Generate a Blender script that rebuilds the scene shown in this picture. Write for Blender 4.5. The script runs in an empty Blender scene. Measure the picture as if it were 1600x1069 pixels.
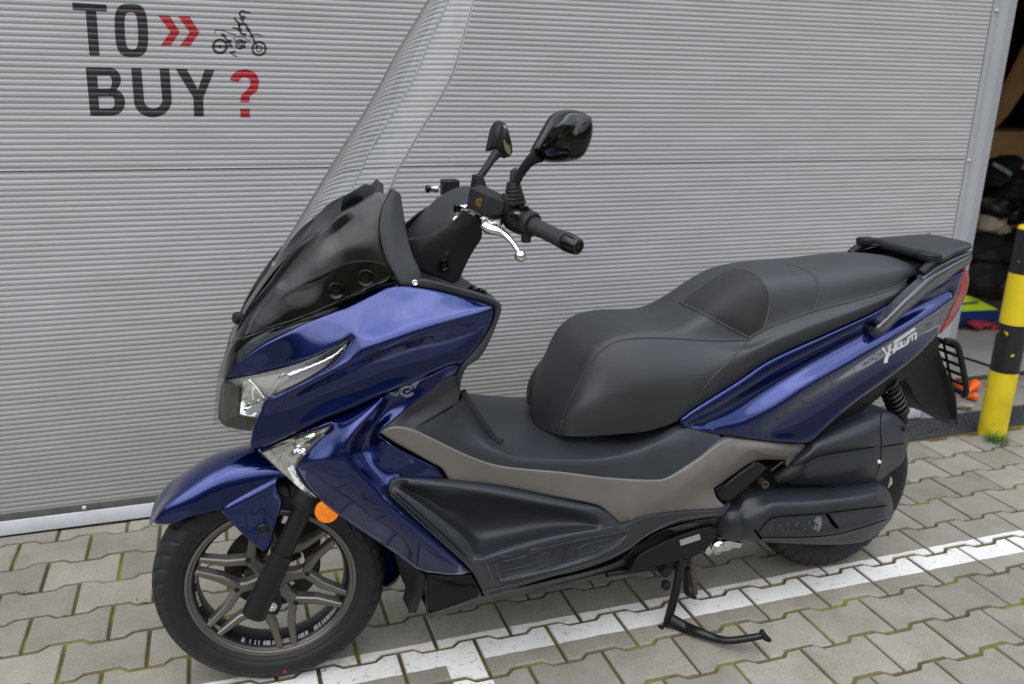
import bpy, bmesh, math, random
import numpy as np
from mathutils import Vector, Matrix
from mathutils.geometry import delaunay_2d_cdt
R = math.radians
random.seed(7)
scene = bpy.context.scene

# ------------------------------------------------------------------ camera
CP = np.array([-0.4481, -1.8396, 1.4140])
F = 1350.42
YAW, PIT, ROL = -0.3316, 1.2681, 0.0220
def _rz(a):
    c, s = math.cos(a), math.sin(a); return np.array([[c, -s, 0], [s, c, 0], [0, 0, 1.0]])
def _rx(a):
    c, s = math.cos(a), math.sin(a); return np.array([[1.0, 0, 0], [0, c, -s], [0, s, c]])
W = _rz(YAW) @ _rx(PIT) @ _rz(ROL)
cam = bpy.data.cameras.new('camera')
cam.sensor_width = 36.0
cam.lens = F / 1600 * 36
cam.clip_end = 400; cam.clip_start = 0.05
co = bpy.data.objects.new('camera', cam)
scene.collection.objects.link(co)
co.matrix_world = Matrix([[*W[0], CP[0]], [*W[1], CP[1]], [*W[2], CP[2]], [0, 0, 0, 1]])
scene.camera = co
cam.dof.use_dof = True
cam.dof.focus_distance = 2.15
cam.dof.aperture_fstop = 2.8

# ------------------------------------------------------------------ light
scene.view_settings.view_transform = 'Standard'
scene.view_settings.look = 'None'
scene.view_settings.exposure = 1.08
scene.view_settings.gamma = 1
SUN_EL, SUN_AZ = R(52), R(215)          # high thin sun behind cloud, from behind the camera
world = bpy.data.worlds.new('World'); scene.world = world
world.use_nodes = True
nt = world.node_tree
for n in list(nt.nodes): nt.nodes.remove(n)
def N(t, kind, **kw):
    n = t.nodes.new(kind)
    for k, v in kw.items(): setattr(n, k, v)
    return n
wo = N(nt, 'ShaderNodeOutputWorld'); bg = N(nt, 'ShaderNodeBackground')
sky = N(nt, 'ShaderNodeTexSky', sky_type='NISHITA', sun_disc=False)
sky.sun_elevation = SUN_EL; sky.sun_rotation = SUN_AZ
sky.air_density = 1.2; sky.dust_density = 3.0
tc = N(nt, 'ShaderNodeTexCoord')
cl = N(nt, 'ShaderNodeTexNoise'); cl.inputs['Scale'].default_value = 2.3; cl.inputs['Detail'].default_value = 5
cl.inputs['Roughness'].default_value = 0.55
mp = N(nt, 'ShaderNodeMapping'); mp.inputs['Scale'].default_value = (1, 1, 2.4)
cr = N(nt, 'ShaderNodeValToRGB')
cr.color_ramp.elements[0].position = 0.42; cr.color_ramp.elements[0].color = (4.4, 5.0, 6.2, 1)
cr.color_ramp.elements[1].position = 0.60; cr.color_ramp.elements[1].color = (10.2, 10.4, 10.8, 1)
mx = N(nt, 'ShaderNodeMixRGB'); mx.inputs['Fac'].default_value = 0.86
nt.links.new(tc.outputs['Generated'], mp.inputs['Vector']); nt.links.new(mp.outputs['Vector'], cl.inputs['Vector'])
nt.links.new(cl.outputs['Fac'], cr.inputs['Fac'])
nt.links.new(sky.outputs['Color'], mx.inputs['Color1']); nt.links.new(cr.outputs['Color'], mx.inputs['Color2'])
sz_ = N(nt, 'ShaderNodeSeparateXYZ'); nt.links.new(tc.outputs['Generated'], sz_.inputs[0])
gm_ = N(nt, 'ShaderNodeMapRange'); gm_.inputs['From Min'].default_value = 0; gm_.inputs['From Max'].default_value = .95
gm_.inputs['To Min'].default_value = .27; gm_.inputs['To Max'].default_value = 1.75
nt.links.new(sz_.outputs['Z'], gm_.inputs['Value'])
# unseen skyline: ragged dark band added low in the sky to darken paint reflections
yn = N(nt, 'ShaderNodeTexNoise'); yn.inputs['Scale'].default_value = 3.2; yn.inputs['Detail'].default_value = 6
ym = N(nt, 'ShaderNodeMapping'); ym.inputs['Scale'].default_value = (1, 1, .15)
nt.links.new(tc.outputs['Generated'], ym.inputs['Vector']); nt.links.new(ym.outputs['Vector'], yn.inputs['Vector'])
ya_ = N(nt, 'ShaderNodeMath', operation='MULTIPLY_ADD'); ya_.inputs[1].default_value = -.34
nt.links.new(yn.outputs['Fac'], ya_.inputs[0]); nt.links.new(sz_.outputs['Z'], ya_.inputs[2])
yb_ = N(nt, 'ShaderNodeMapRange'); yb_.inputs['From Min'].default_value = .085; yb_.inputs['From Max'].default_value = .115
yb_.inputs['To Min'].default_value = .16; yb_.inputs['To Max'].default_value = 1
nt.links.new(ya_.outputs[0], yb_.inputs['Value'])
gx_ = N(nt, 'ShaderNodeMixRGB', blend_type='MULTIPLY'); gx_.inputs['Fac'].default_value = 1     # overcast sky: zenith about three times the horizon
ym_ = N(nt, 'ShaderNodeMath', operation='MULTIPLY'); nt.links.new(gm_.outputs['Result'], ym_.inputs[0]); nt.links.new(yb_.outputs['Result'], ym_.inputs[1])
nt.links.new(mx.outputs['Color'], gx_.inputs['Color1']); nt.links.new(ym_.outputs[0], gx_.inputs['Color2'])
nt.links.new(gx_.outputs['Color'], bg.inputs['Color']); bg.inputs['Strength'].default_value = 0.10
nt.links.new(bg.outputs['Background'], wo.inputs['Surface'])
sl = bpy.data.lights.new('sun', 'SUN'); sl.energy = 0.5; sl.angle = R(70); sl.color = (1.0, 0.97, 0.93)
so = bpy.data.objects.new('sun', sl); scene.collection.objects.link(so)
sd = Vector((math.sin(SUN_AZ) * math.cos(SUN_EL), math.cos(SUN_AZ) * math.cos(SUN_EL), math.sin(SUN_EL)))
so.rotation_euler = sd.to_track_quat('Z', 'Y').to_euler()

# ------------------------------------------------------------------ object helpers
COL = scene.collection
def link(name, me, mat=None, parent=None, smooth=True, angle=None):
    o = bpy.data.objects.new(name, me); COL.objects.link(o)
    if mat is not None and not me.materials: me.materials.append(mat)
    if parent is not None: o.parent = parent
    if smooth:
        for p in me.polygons: p.use_smooth = True
        if angle:
            b = bmesh.new(); b.from_mesh(me)
            for e in b.edges:
                if len(e.link_faces) == 2 and e.calc_face_angle(0) > R(angle): e.smooth = False
            b.to_mesh(me); b.free()
    return o
def thing(name, label, cat, loc=(0, 0, 0), rz=0, group=None):
    o = bpy.data.objects.new(name, None); COL.objects.link(o)
    o.location = loc; o.rotation_euler = (0, 0, rz); o['label'] = label; o['category'] = cat
    o.empty_display_size = 0.1
    if group: o['group'] = group
    return o
def tag(o, label, cat, group=None):
    o['label'] = label; o['category'] = cat
    if group: o['group'] = group
    return o
def bmobj(name, bm, mat, parent=None, smooth=True, angle=35):
    me = bpy.data.meshes.new(name); bm.normal_update(); bm.to_mesh(me); bm.free()
    return link(name, me, mat, parent, smooth, angle)
def box(bm, a, b, bev=0.0, rot=None):
    c = [(a[i] + b[i]) / 2 for i in range(3)]
    r = bmesh.ops.create_cube(bm, size=1)
    vs = r['verts']
    bmesh.ops.scale(bm, vec=[abs(b[i] - a[i]) for i in range(3)], verts=vs)
    if bev: 
        es = list({e for v in vs for e in v.link_edges})
        g = bmesh.ops.bevel(bm, geom=es, offset=bev, segments=2, affect='EDGES', profile=0.5)
        vs = list({v for f in g['faces'] for v in f.verts} | {v for v in vs if v.is_valid})
    if rot is not None: bmesh.ops.rotate(bm, cent=(0, 0, 0), matrix=rot, verts=vs)
    bmesh.ops.translate(bm, vec=c, verts=vs)
    return vs
def tube(bm, pts, rad, seg=12, cap=True, flat=None):
    """sweep a circle along pts; rad is a number or one per point; flat=(axis, k) squashes along an axis"""
    pts = [Vector(p) for p in pts]; n = len(pts)
    rad = [rad] * n if isinstance(rad, (int, float)) else rad
    rings = []; up = None
    for i, p in enumerate(pts):
        d = (pts[min(i + 1, n - 1)] - pts[max(i - 1, 0)]).normalized()
        if up is None:
            up = Vector((0, 0, 1)) if abs(d.z) < 0.9 else Vector((1, 0, 0))
        x = d.cross(up).normalized(); y = x.cross(d).normalized(); up = y
        ring = []
        for k in range(seg):
            a = 2 * math.pi * k / seg
            v = x * math.cos(a) * rad[i] + y * math.sin(a) * rad[i]
            if flat: v -= Vector(flat[0]) * v.dot(Vector(flat[0])) * (1 - flat[1])
            ring.append(bm.verts.new(p + v))
        rings.append(ring)
    for a, b in zip(rings, rings[1:]):
        for k in range(seg):
            bm.faces.new((a[k], a[(k + 1) % seg], b[(k + 1) % seg], b[k]))
    if cap:
        bm.faces.new(rings[0][::-1]); bm.faces.new(rings[-1])
def smoothpts(pts, n=6):
    """Catmull-Rom through 3D points"""
    P = [np.array(p, float) for p in pts]; out = []
    for i in range(len(P) - 1):
        p0 = P[max(i - 1, 0)]; p1 = P[i]; p2 = P[i + 1]; p3 = P[min(i + 2, len(P) - 1)]
        for k in range(n):
            t = k / n
            out.append(0.5 * ((2 * p1) + (-p0 + p2) * t + (2 * p0 - 5 * p1 + 4 * p2 - p3) * t * t + (-p0 + 3 * p1 - 3 * p2 + p3) * t ** 3))
    out.append(P[-1]); return out
def lathe(bm, prof, seg=96, M=None, closed=False):
    """prof: (radius, axial) pairs turned about local Y"""
    rings = []
    for r, a in prof:
        ring = []
        for k in range(seg):
            t = 2 * math.pi * k / seg
            v = Vector((r * math.cos(t), a, r * math.sin(t)))
            ring.append(bm.verts.new(M @ v if M else v))
        rings.append(ring)
    pr = list(zip(rings, rings[1:]))
    if closed: pr.append((rings[-1], rings[0]))
    for a, b in pr:
        for k in range(seg):
            bm.faces.new((a[k], a[(k + 1) % seg], b[(k + 1) % seg], b[k]))
    return rings

# ------------------------------------------------------------------ materials
def mat(name, col, rough=0.5, metal=0.0, coat=0.0, coatr=0.03, spec=0.5, noise=0.0, nscale=30, bump=0.0, bscale=200, trans=0.0, ior=1.45, emit=None, rvar=0.0, col2=None):
    m = bpy.data.materials.new(name); m.use_nodes = True; t = m.node_tree
    p = t.nodes['Principled BSDF']
    p.inputs['Roughness'].default_value = rough; p.inputs['Metallic'].default_value = metal
    p.inputs['Coat Weight'].default_value = coat; p.inputs['Coat Roughness'].default_value = coatr
    p.inputs['Specular IOR Level'].default_value = spec
    p.inputs['Transmission Weight'].default_value = trans; p.inputs['IOR'].default_value = ior
    c = t.nodes.new('ShaderNodeTexCoord')
    if noise or col2:
        nz = N(t, 'ShaderNodeTexNoise'); nz.inputs['Scale'].default_value = nscale; nz.inputs['Detail'].default_value = 6
        t.links.new(c.outputs['Object'], nz.inputs['Vector'])
        rp = N(t, 'ShaderNodeValToRGB'); rp.color_ramp.elements[0].position = 0.3; rp.color_ramp.elements[1].position = 0.7
        a = [x * (1 - noise) for x in col]; b = [x * (1 + noise) for x in (col2 or col)]
        rp.color_ramp.elements[0].color = (*a, 1); rp.color_ramp.elements[1].color = (*b, 1)
        t.links.new(nz.outputs['Fac'], rp.inputs['Fac']); t.links.new(rp.outputs['Color'], p.inputs['Base Color'])
        if rvar:
            mr = N(t, 'ShaderNodeMapRange'); mr.inputs['To Min'].default_value = rough - rvar; mr.inputs['To Max'].default_value = rough + rvar
            t.links.new(nz.outputs['Fac'], mr.inputs['Value']); t.links.new(mr.outputs['Result'], p.inputs['Roughness'])
    else:
        p.inputs['Base Color'].default_value = (*col, 1)
    if bump:
        nb = N(t, 'ShaderNodeTexNoise'); nb.inputs['Scale'].default_value = bscale; nb.inputs['Detail'].default_value = 3
        t.links.new(c.outputs['Object'], nb.inputs['Vector'])
        bp = N(t, 'ShaderNodeBump'); bp.inputs['Strength'].default_value = bump; bp.inputs['Distance'].default_value = 0.001
        t.links.new(nb.outputs['Fac'], bp.inputs['Height']); t.links.new(bp.outputs['Normal'], p.inputs['Normal'])
    if emit: p.inputs['Emission Color'].default_value = (*emit, 1); p.inputs['Emission Strength'].default_value = 1
    return m
def clear(name, tint=(1, 1, 1), gloss=1.0, rough=0.01, dirt=0.0, refr=0):
    """thin clear plastic: see-through plus a Fresnel reflection"""
    m = bpy.data.materials.new(name); m.use_nodes = True; t = m.node_tree
    for n in list(t.nodes): t.nodes.remove(n)
    o = N(t, 'ShaderNodeOutputMaterial'); tr = N(t, 'ShaderNodeBsdfRefraction' if refr else 'ShaderNodeBsdfTransparent'); gl = N(t, 'ShaderNodeBsdfGlossy')
    if refr: tr.inputs['IOR'].default_value = refr; tr.inputs['Roughness'].default_value = 0
    tr.inputs['Color'].default_value = (*tint, 1); gl.inputs['Roughness'].default_value = rough
    fr = N(t, 'ShaderNodeLayerWeight'); fr.inputs['Blend'].default_value = .5
    pw = N(t, 'ShaderNodeMath', operation='POWER'); pw.inputs[1].default_value = 3.2 if refr else 5; t.links.new(fr.outputs['Facing'], pw.inputs[0])
    mu = N(t, 'ShaderNodeMath', operation='MULTIPLY_ADD'); mu.inputs[1].default_value = 1.0 if refr else .75 * gloss; mu.inputs[2].default_value = .045 * gloss
    mi = N(t, 'ShaderNodeMixShader')
    t.links.new(pw.outputs[0], mu.inputs[0]); t.links.new(mu.outputs[0], mi.inputs['Fac'])
    t.links.new(tr.outputs[0], mi.inputs[1]); t.links.new(gl.outputs[0], mi.inputs[2])
    last = mi
    if dirt:
        df = N(t, 'ShaderNodeBsdfDiffuse'); df.inputs['Color'].default_value = (.5, .5, .5, 1)
        m2 = N(t, 'ShaderNodeMixShader'); nz = N(t, 'ShaderNodeTexNoise'); nz.inputs['Scale'].default_value = 9; nz.inputs['Detail'].default_value = 8
        c = N(t, 'ShaderNodeTexCoord'); t.links.new(c.outputs['Object'], nz.inputs['Vector'])
        mr = N(t, 'ShaderNodeMapRange'); mr.inputs['From Min'].default_value = .35; mr.inputs['From Max'].default_value = .8
        mr.inputs['To Min'].default_value = dirt * .3; mr.inputs['To Max'].default_value = dirt
        t.links.new(nz.outputs['Fac'], mr.inputs['Value']); t.links.new(mr.outputs['Result'], m2.inputs['Fac'])
        t.links.new(mi.outputs[0], m2.inputs[1]); t.links.new(df.outputs[0], m2.inputs[2]); last = m2
    t.links.new(last.outputs[0], o.inputs['Surface'])
    return m
def blue_paint():
    m = mat('blue_metallic_paint', (0.012, 0.017, 0.165), rough=0.22, metal=0.82, coat=1.0, coatr=0.03, spec=0.5)
    t = m.node_tree; p = t.nodes['Principled BSDF']
    c = N(t, 'ShaderNodeTexCoord'); v = N(t, 'ShaderNodeTexVoronoi'); v.inputs['Scale'].default_value = 900
    t.links.new(c.outputs['Object'], v.inputs['Vector'])
    rp = N(t, 'ShaderNodeValToRGB'); rp.color_ramp.elements[0].color = (0.0003, 0.0052, 0.064, 1); rp.color_ramp.elements[1].color = (0.0007, 0.0165, 0.142, 1)
    t.links.new(v.outputs['Color'], rp.inputs['Fac']); t.links.new(rp.outputs['Color'], p.inputs['Base Color'])
    return m
M = dict(
    blue=blue_paint(),
    gloss=mat('gloss_black_plastic', (.002, .002, .0025), .10, spec=.45),
    lit_edge=mat('lit_edge_grey', (.075, .08, .085), .5, noise=.3, nscale=60),  # pale grey for edge highlights drawn onto the footboard
    gap=mat('panel_gap_black', (.001, .001, .001), .9, spec=0),
    black=mat('matte_black_plastic', (.008, .008, .009), .55, spec=.4, bump=.25, bscale=900),
    grey=mat('grained_dark_grey_plastic', (.022, .024, .027), .46, bump=.5, bscale=1300, noise=.12, nscale=6, rvar=.06),
    rub=mat('footboard_rubber_grey', (.023, .026, .031), .40, bump=.4, bscale=700, noise=.18, nscale=9, rvar=.08),
    seat=mat('black_vinyl', (.028, .030, .033), .48, bump=.7, bscale=420, noise=.16, nscale=8, rvar=.05),
    seat2=mat('black_seat_fabric', (.017, .018, .019), .7, bump=.6, bscale=1500),
    stitch=mat('seam_thread', (.046, .042, .039), .7),
    gold=mat('bronze_grey_trim', (.165, .152, .136), .42, metal=.35, bump=.3, bscale=900, noise=.08, nscale=14, rvar=.05),
    rim=mat('bronze_wheel_paint', (.16, .148, .132), .32, metal=.6),
    rimk=mat('black_wheel_paint', (.008, .008, .009), .35),
    steel=mat('polished_aluminium', (.72, .73, .74), .18, metal=1.0, noise=.1, nscale=60),
    chrome=mat('chrome_reflector', (.85, .86, .88), .06, metal=1.0),
    silver=mat('silver_badge', (.80, .81, .83), .35, metal=.15),
    cvt=mat('transmission_cover_paint', (.020, .023, .029), .42, bump=.45, bscale=900, noise=.12, nscale=10, rvar=.05),
    fork=mat('satin_black_metal', (.010, .010, .011), .36, metal=.2, bump=.1),
    brown=mat('rusty_spring_steel', (.10, .075, .06), .6, metal=.4, noise=.4, nscale=90),
    red=mat('red_tail_lens', (.30, .003, .006), .25, coat=.25),
    pink=mat('clear_pink_tail_lens', (.34, .05, .06), .25, coat=.25),
    amber=mat('amber_reflector', (.85, .22, .0), .15, coat=.8, noise=.15, nscale=120),
    mirror=mat('mirror_glass', (.42, .44, .46), .02, metal=1.0),
    white=mat('white_label', (.30, .31, .32), .5),
    glass=clear('clear_windscreen', tint=(.99, .993, .993), gloss=.32, refr=1.49),
    smoke=clear('smoked_screen', tint=(.30, .30, .31), gloss=1.1, dirt=.10),
    lens=clear('clear_lens', tint=(.90, .91, .90), gloss=1.5, dirt=.035),
    decal=mat('grey_decal', (.11, .11, .145), .3, coat=.8),
    emb=mat('worn_emblem_grey', (.12, .12, .125), .5),
    tape=mat('white_rim_tape', (.30, .30, .29), .4, noise=.4, nscale=180),
)
def tyre_mat():
    m = mat('tyre_rubber', (.0095, .0095, .010), .6, noise=.25, nscale=25)
    t = m.node_tree; p = t.nodes['Principled BSDF']
    nz = N(t, 'ShaderNodeTexNoise'); nz.inputs['Scale'].default_value = 60
    c = N(t, 'ShaderNodeTexCoord'); t.links.new(c.outputs['Object'], nz.inputs['Vector'])
    bp = N(t, 'ShaderNodeBump'); bp.inputs['Strength'].default_value = .3; bp.inputs['Distance'].default_value = .0008
    t.links.new(nz.outputs['Fac'], bp.inputs['Height']); t.links.new(bp.outputs['Normal'], p.inputs['Normal'])
    return m
M['tyre'] = tyre_mat()
M['cowlin'] = mat('inner_cowl_plastic', (.005, .005, .006), .2, spec=.6)
M['rail'] = mat('grab_rail_paint', (.075, .08, .09), .28, metal=.5, coat=.4)

# ------------------------------------------------------------------ measured points
def ray(px, py): return W @ np.array([(px - 800) / F, -(py - 534.5) / F, -1.0])
def WP(px, py, Y=0.9174):
    d = ray(px, py); t = (Y - CP[1]) / d[1]; return CP + t * d
def GP(px, py, Z=0.0):
    d = ray(px, py); t = (Z - CP[2]) / d[2]; return CP + t * d
PS = math.atan2(.044, 1.61)
OO = np.array([-.391, .031, 0.0])
SA = np.array([math.cos(PS), math.sin(PS), 0]); WA = np.array([math.sin(PS), -math.cos(PS), 0])
def S(px, py, w):
    """scooter frame: (along, -side, height) of the measured point whose side offset is w"""
    d = ray(px, py); t = (w - (CP - OO) @ WA) / (d @ WA); q = CP + t * d - OO
    return np.array([q @ SA, -w, q[2]])
def Sarr(xy, w):
    xy = np.asarray(xy, float); w = np.asarray(w, float)
    d = np.stack([(xy[:, 0] - 800) / F, -(xy[:, 1] - 534.5) / F, -np.ones(len(xy))], 1) @ W.T
    t = (w - (CP - OO) @ WA) / (d @ WA); q = CP + t[:, None] * d - OO
    return np.stack([q @ SA, -w, q[:, 2]], 1)
def L3(p):
    """(px,py,w) measured, ('f',s,w,z) frame, or (px,py,w,w2) measured at w then moved to w2"""
    if p[0] == 'f': return np.array([p[1], -p[2], p[3]])
    q = S(p[0], p[1], p[2])
    if len(p) > 3: q[1] = -p[3]
    return q
def rpath(P, closed, step):
    """rounded path through points (any dim); corners sharper than 38 deg stay corners"""
    P = [np.array(p, float) for p in P]; n = len(P); out = []; T0 = [None] * n; T1 = [None] * n
    for i in range(n):
        if not closed and i in (0, n - 1): T0[i] = T1[i] = 'c'; continue
        a = P[i] - P[i - 1]; b = P[(i + 1) % n] - P[i]
        la, lb = np.linalg.norm(a[:2]) + 1e-9, np.linalg.norm(b[:2]) + 1e-9
        if len(a) == 3 and la < 1e-6: la = np.linalg.norm(a) + 1e-9
        cs = (a[:2] @ b[:2]) / (la * lb)
        if cs < math.cos(R(38)): T0[i] = T1[i] = 'c'
        else: T0[i] = T1[i] = (a + b) / (la + lb)
    for i in range(n if closed else n - 1):
        p, q = P[i], P[(i + 1) % n]; L = np.linalg.norm((q - p)[:2]) + 1e-9
        m0 = (q - p) if isinstance(T1[i], str) else T1[i] * L
        m1 = (q - p) if isinstance(T0[(i + 1) % n], str) else T0[(i + 1) % n] * L
        k = max(1, int(round(L / step)))
        for j in range(k):
            t = j / k
            out.append((2 * t ** 3 - 3 * t * t + 1) * p + (t ** 3 - 2 * t * t + t) * m0 + (-2 * t ** 3 + 3 * t * t) * q + (t ** 3 - t * t) * m1)
    if not closed: out.append(P[-1])
    return np.array(out)
def inside(poly, pts):
    x, y = pts[:, 0][:, None], pts[:, 1][:, None]
    x0, y0 = poly[:, 0], poly[:, 1]; x1, y1 = np.roll(x0, -1), np.roll(y0, -1)
    c = ((y0 > y) != (y1 > y)) & (x < (x1 - x0) * (y - y0) / (y1 - y0 + 1e-12) + x0)
    return c.sum(1) % 2 == 1
def segdist(pts, poly, closed=True):
    a = poly if closed else poly[:-1]; b = np.roll(poly, -1, 0) if closed else poly[1:]
    d = b - a; L = (d ** 2).sum(1) + 1e-12
    out = np.full(len(pts), 1e9)
    for i in range(0, len(pts), 2000):
        p = pts[i:i + 2000]
        t = np.clip(((p[:, None] - a) * d).sum(2) / L, 0, 1)
        out[i:i + 2000] = np.sqrt((((a + t[..., None] * d) - p[:, None]) ** 2).sum(2)).min(1)
    return out
def rbf(C, w, kern, reg=0.0):
    C = np.asarray(C) / 100.0; n = len(C)
    def ph(r): return r if kern == 'r' else r ** 3
    A = ph(np.sqrt(((C[:, None] - C) ** 2).sum(2))); A += np.eye(n) * reg
    P = np.hstack([np.ones((n, 1)), C]); K = np.block([[A, P], [P.T, np.zeros((3, 3))]])
    s = np.linalg.solve(K + np.eye(n + 3) * 1e-10, np.concatenate([w, np.zeros(3)]))
    def f(q):
        q = np.asarray(q, float) / 100.0; out = np.empty(len(q))
        for i in range(0, len(q), 2000):
            r = ph(np.sqrt(((q[i:i + 2000, None] - C) ** 2).sum(2)))
            out[i:i + 2000] = r @ s[:n] + s[n] + q[i:i + 2000] @ s[n + 1:]
        return out
    return f
def insets(B, ds):
    n = len(B); area = .5 * np.sum(B[:, 0] * np.roll(B[:, 1], -1) - np.roll(B[:, 0], -1) * B[:, 1]); sg = 1 if area > 0 else -1
    t = np.roll(B, -1, 0) - np.roll(B, 1, 0); t /= (np.linalg.norm(t, axis=1)[:, None] + 1e-9); nn = np.stack([-t[:, 1], t[:, 0]], 1) * sg
    out = []
    for d in ds:
        p = B + nn * d; k = inside(B, p) & (segdist(p, B) > d * .93); out.append(p[k])
    return out
def tri2d(B, feats, grid, holes=(), rings=()):
    """triangulate the closed outline B with inner lines and a staggered grid"""
    mn, mx_ = B.min(0), B.max(0); g = []
    yy = mn[1]; row = 0
    while yy < mx_[1]:
        xx = mn[0] + (grid / 2 if row % 2 else 0)
        while xx < mx_[0]: g.append((xx, yy)); xx += grid
        yy += grid * .866; row += 1
    g = np.array(g) if g else np.zeros((0, 2))
    fl = []
    if len(g):
        g = g[inside(B, g)]
        if len(g): g = g[segdist(g, B) > grid * .55]
    for f in feats:
        f = f[inside(B, f)]
        if len(f) > 1: f = f[segdist(f, B) > 1.0 * min(1, grid * .3)]
        if len(f) > 1:
            fl.append(f)
            if len(g): g = g[segdist(g, f, False) > grid * .45]
    ip = []
    for d, p in zip(rings, insets(B, rings)):
        for f in fl:
            if len(p): p = p[segdist(p, f, False) > min(1.2, d * .5)]
        if len(g) and len(p):
            dd = np.sqrt(((g[:, None] - p) ** 2).sum(2)).min(1); g = g[dd > grid * .5]
        ip += [tuple(x) for x in p]
    for f in fl:                      # close companion points keep each crease tight
        t = np.gradient(f, axis=0); t /= (np.linalg.norm(t, axis=1)[:, None] + 1e-9); nn = np.stack([-t[:, 1], t[:, 0]], 1)
        for sgn in (1.3, -1.3):
            p = f + nn * sgn; p = p[inside(B, p)]
            if len(p): p = p[segdist(p, B) > 1.0]
            for f2 in fl:
                if len(p): p = p[segdist(p, f2, False) > 1.1]
            if len(g) and len(p): g = g[np.sqrt(((g[:, None] - p) ** 2).sum(2)).min(1) > grid * .45]
            if len(ip) and len(p): p = p[np.sqrt(((p[:, None] - np.array(ip)) ** 2).sum(2)).min(1) > .8]
            ip += [tuple(x) for x in p]
    V = [tuple(p) for p in B]; Eg = [(i, (i + 1) % len(B)) for i in range(len(B))]
    for f in fl:
        k = len(V); V += [tuple(p) for p in f]; Eg += [(k + i, k + i + 1) for i in range(len(f) - 1)]
    V += ip; V += [tuple(p) for p in g]
    vo, eo, fo, *_ = delaunay_2d_cdt([Vector(v) for v in V], Eg, [list(range(len(B)))], 1, 1e-5)
    vo = np.array([(v.x, v.y) for v in vo])
    fo = [list(f) for f in fo]
    cen = np.array([vo[f].mean(0) for f in fo]); ok = inside(B, cen)
    fo = [f for f, k in zip(fo, ok) if k]
    return vo, fo
def mirror_of(o, parent, name=None):
    me = o.data.copy()
    for v in me.vertices: v.co.y = -v.co.y
    me.flip_normals()
    c = o.copy(); c.data = me; COL.objects.link(c); c.parent = parent
    return c
def relief(name, m, outline, feats=(), pts=(), kern='r', roll=(4, .004), thick=.006, grid=4.5, parent=None, step=4.0, mirror=False, back=False):
    """a moulded panel: outline and feature lines measured with their side offset, offsets spread smoothly between"""
    parent = parent or ROOT
    B3 = rpath(outline, True, step); B = B3[:, :2]
    F3 = [rpath(f, False, step) for f in feats]
    C = [B3[::3]] + [f for f in F3]
    if len(pts) and kern != 'r': C.append(np.array(pts, float))
    C = np.vstack(C); key = {}
    for c in C: key[(round(c[0], 0), round(c[1], 0))] = c
    C = np.array(list(key.values()))
    wf = rbf(C[:, :2], C[:, 2], kern)
    vo, fo = tri2d(B, [f[:, :2] for f in F3], grid, rings=(roll[0] * .25, roll[0] * .6, roll[0]) if roll else ())
    w = wf(vo)
    if roll:
        d = segdist(vo, B); t = np.clip(1 - d / roll[0], 0, 1); w = w - roll[1] * (1 - np.sqrt(np.clip(1 - t * t, 0, 1)))
    P = Sarr(vo, w)
    bm = bmesh.new(); vs = [bm.verts.new(p) for p in P]
    for f in fo:
        try: bm.faces.new([vs[i] for i in f])
        except ValueError: pass
    for v in [v for v in vs if not v.link_faces]: bm.verts.remove(v)
    bmesh.ops.recalc_face_normals(bm, faces=bm.faces)
    if sum(f.normal.y for f in bm.faces) > 0: bmesh.ops.reverse_faces(bm, faces=bm.faces)
    if thick:
        be = [e for e in bm.edges if len(e.link_faces) == 1]
        mp_ = {}
        for e in be:
            for v in e.verts:
                if v not in mp_:
                    mp_[v] = (bm.verts.new(v.co), bm.verts.new(v.co + Vector((0, thick, 0))))
        for e in be:
            a, b = e.verts; bm.faces.new((mp_[a][0], mp_[b][0], mp_[b][1], mp_[a][1]))
    if 0:
        bm.normal_update(); inner = set(id(v) for v, dd in zip(vs, segdist(vo, B)) if v.is_valid and dd > (roll[0] if roll else 0) + .8)
        for e in bm.edges:
            if len(e.link_faces) == 2 and id(e.verts[0]) in inner and id(e.verts[1]) in inner and e.calc_face_angle(0) > R(17): e.smooth = False
    o = bmobj(name, bm, m, parent, True, None)
    RF[o.name] = (wf, roll, B)
    if mirror: mirror_of(o, parent)
    return o
RF = {}
def surfw(o, xy, off):
    wf, roll, B = RF[o.name]; xy = np.asarray(xy, float); w = wf(xy)
    d = segdist(xy, B); t = np.clip(1 - d / roll[0], 0, 1) if roll else 0
    return w - (roll[1] * (1 - np.sqrt(np.clip(1 - t * t, 0, 1))) if roll else 0) + off
def patch(name, m, o, polys, off=.0012, grid=3.0, thick=.001, parent=None):
    """flat marks laid on a moulded panel"""
    bm = bmesh.new()
    for poly in polys:
        B = rpath(poly, True, 2.0)[:, :2]
        vo, fo = tri2d(B, [], grid); P = Sarr(vo, surfw(o, vo, off))
        vs = [bm.verts.new(p) for p in P]
        fs = [bm.faces.new([vs[i] for i in f]) for f in fo]
        bmesh.ops.recalc_face_normals(bm, faces=fs)
        be = [e for f in fs for e in f.edges if len(e.link_faces) == 1]; mp_ = {}
        for e in set(be):
            for v in e.verts:
                if v not in mp_: mp_[v] = bm.verts.new(v.co + Vector((0, thick + .002, 0)))
        for e in set(be):
            a, b = e.verts; bm.faces.new((a, b, mp_[b], mp_[a]))
    return bmobj(name, bm, m, parent or ROOT, True, 40)
def line_on(bm, o, pts, r, off=0, step=4, seg=6):
    p = rpath([(a, b, 0) for a, b in pts], False, step)[:, :2]
    tube(bm, Sarr(p, surfw(o, p, off)), r, seg)
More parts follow.
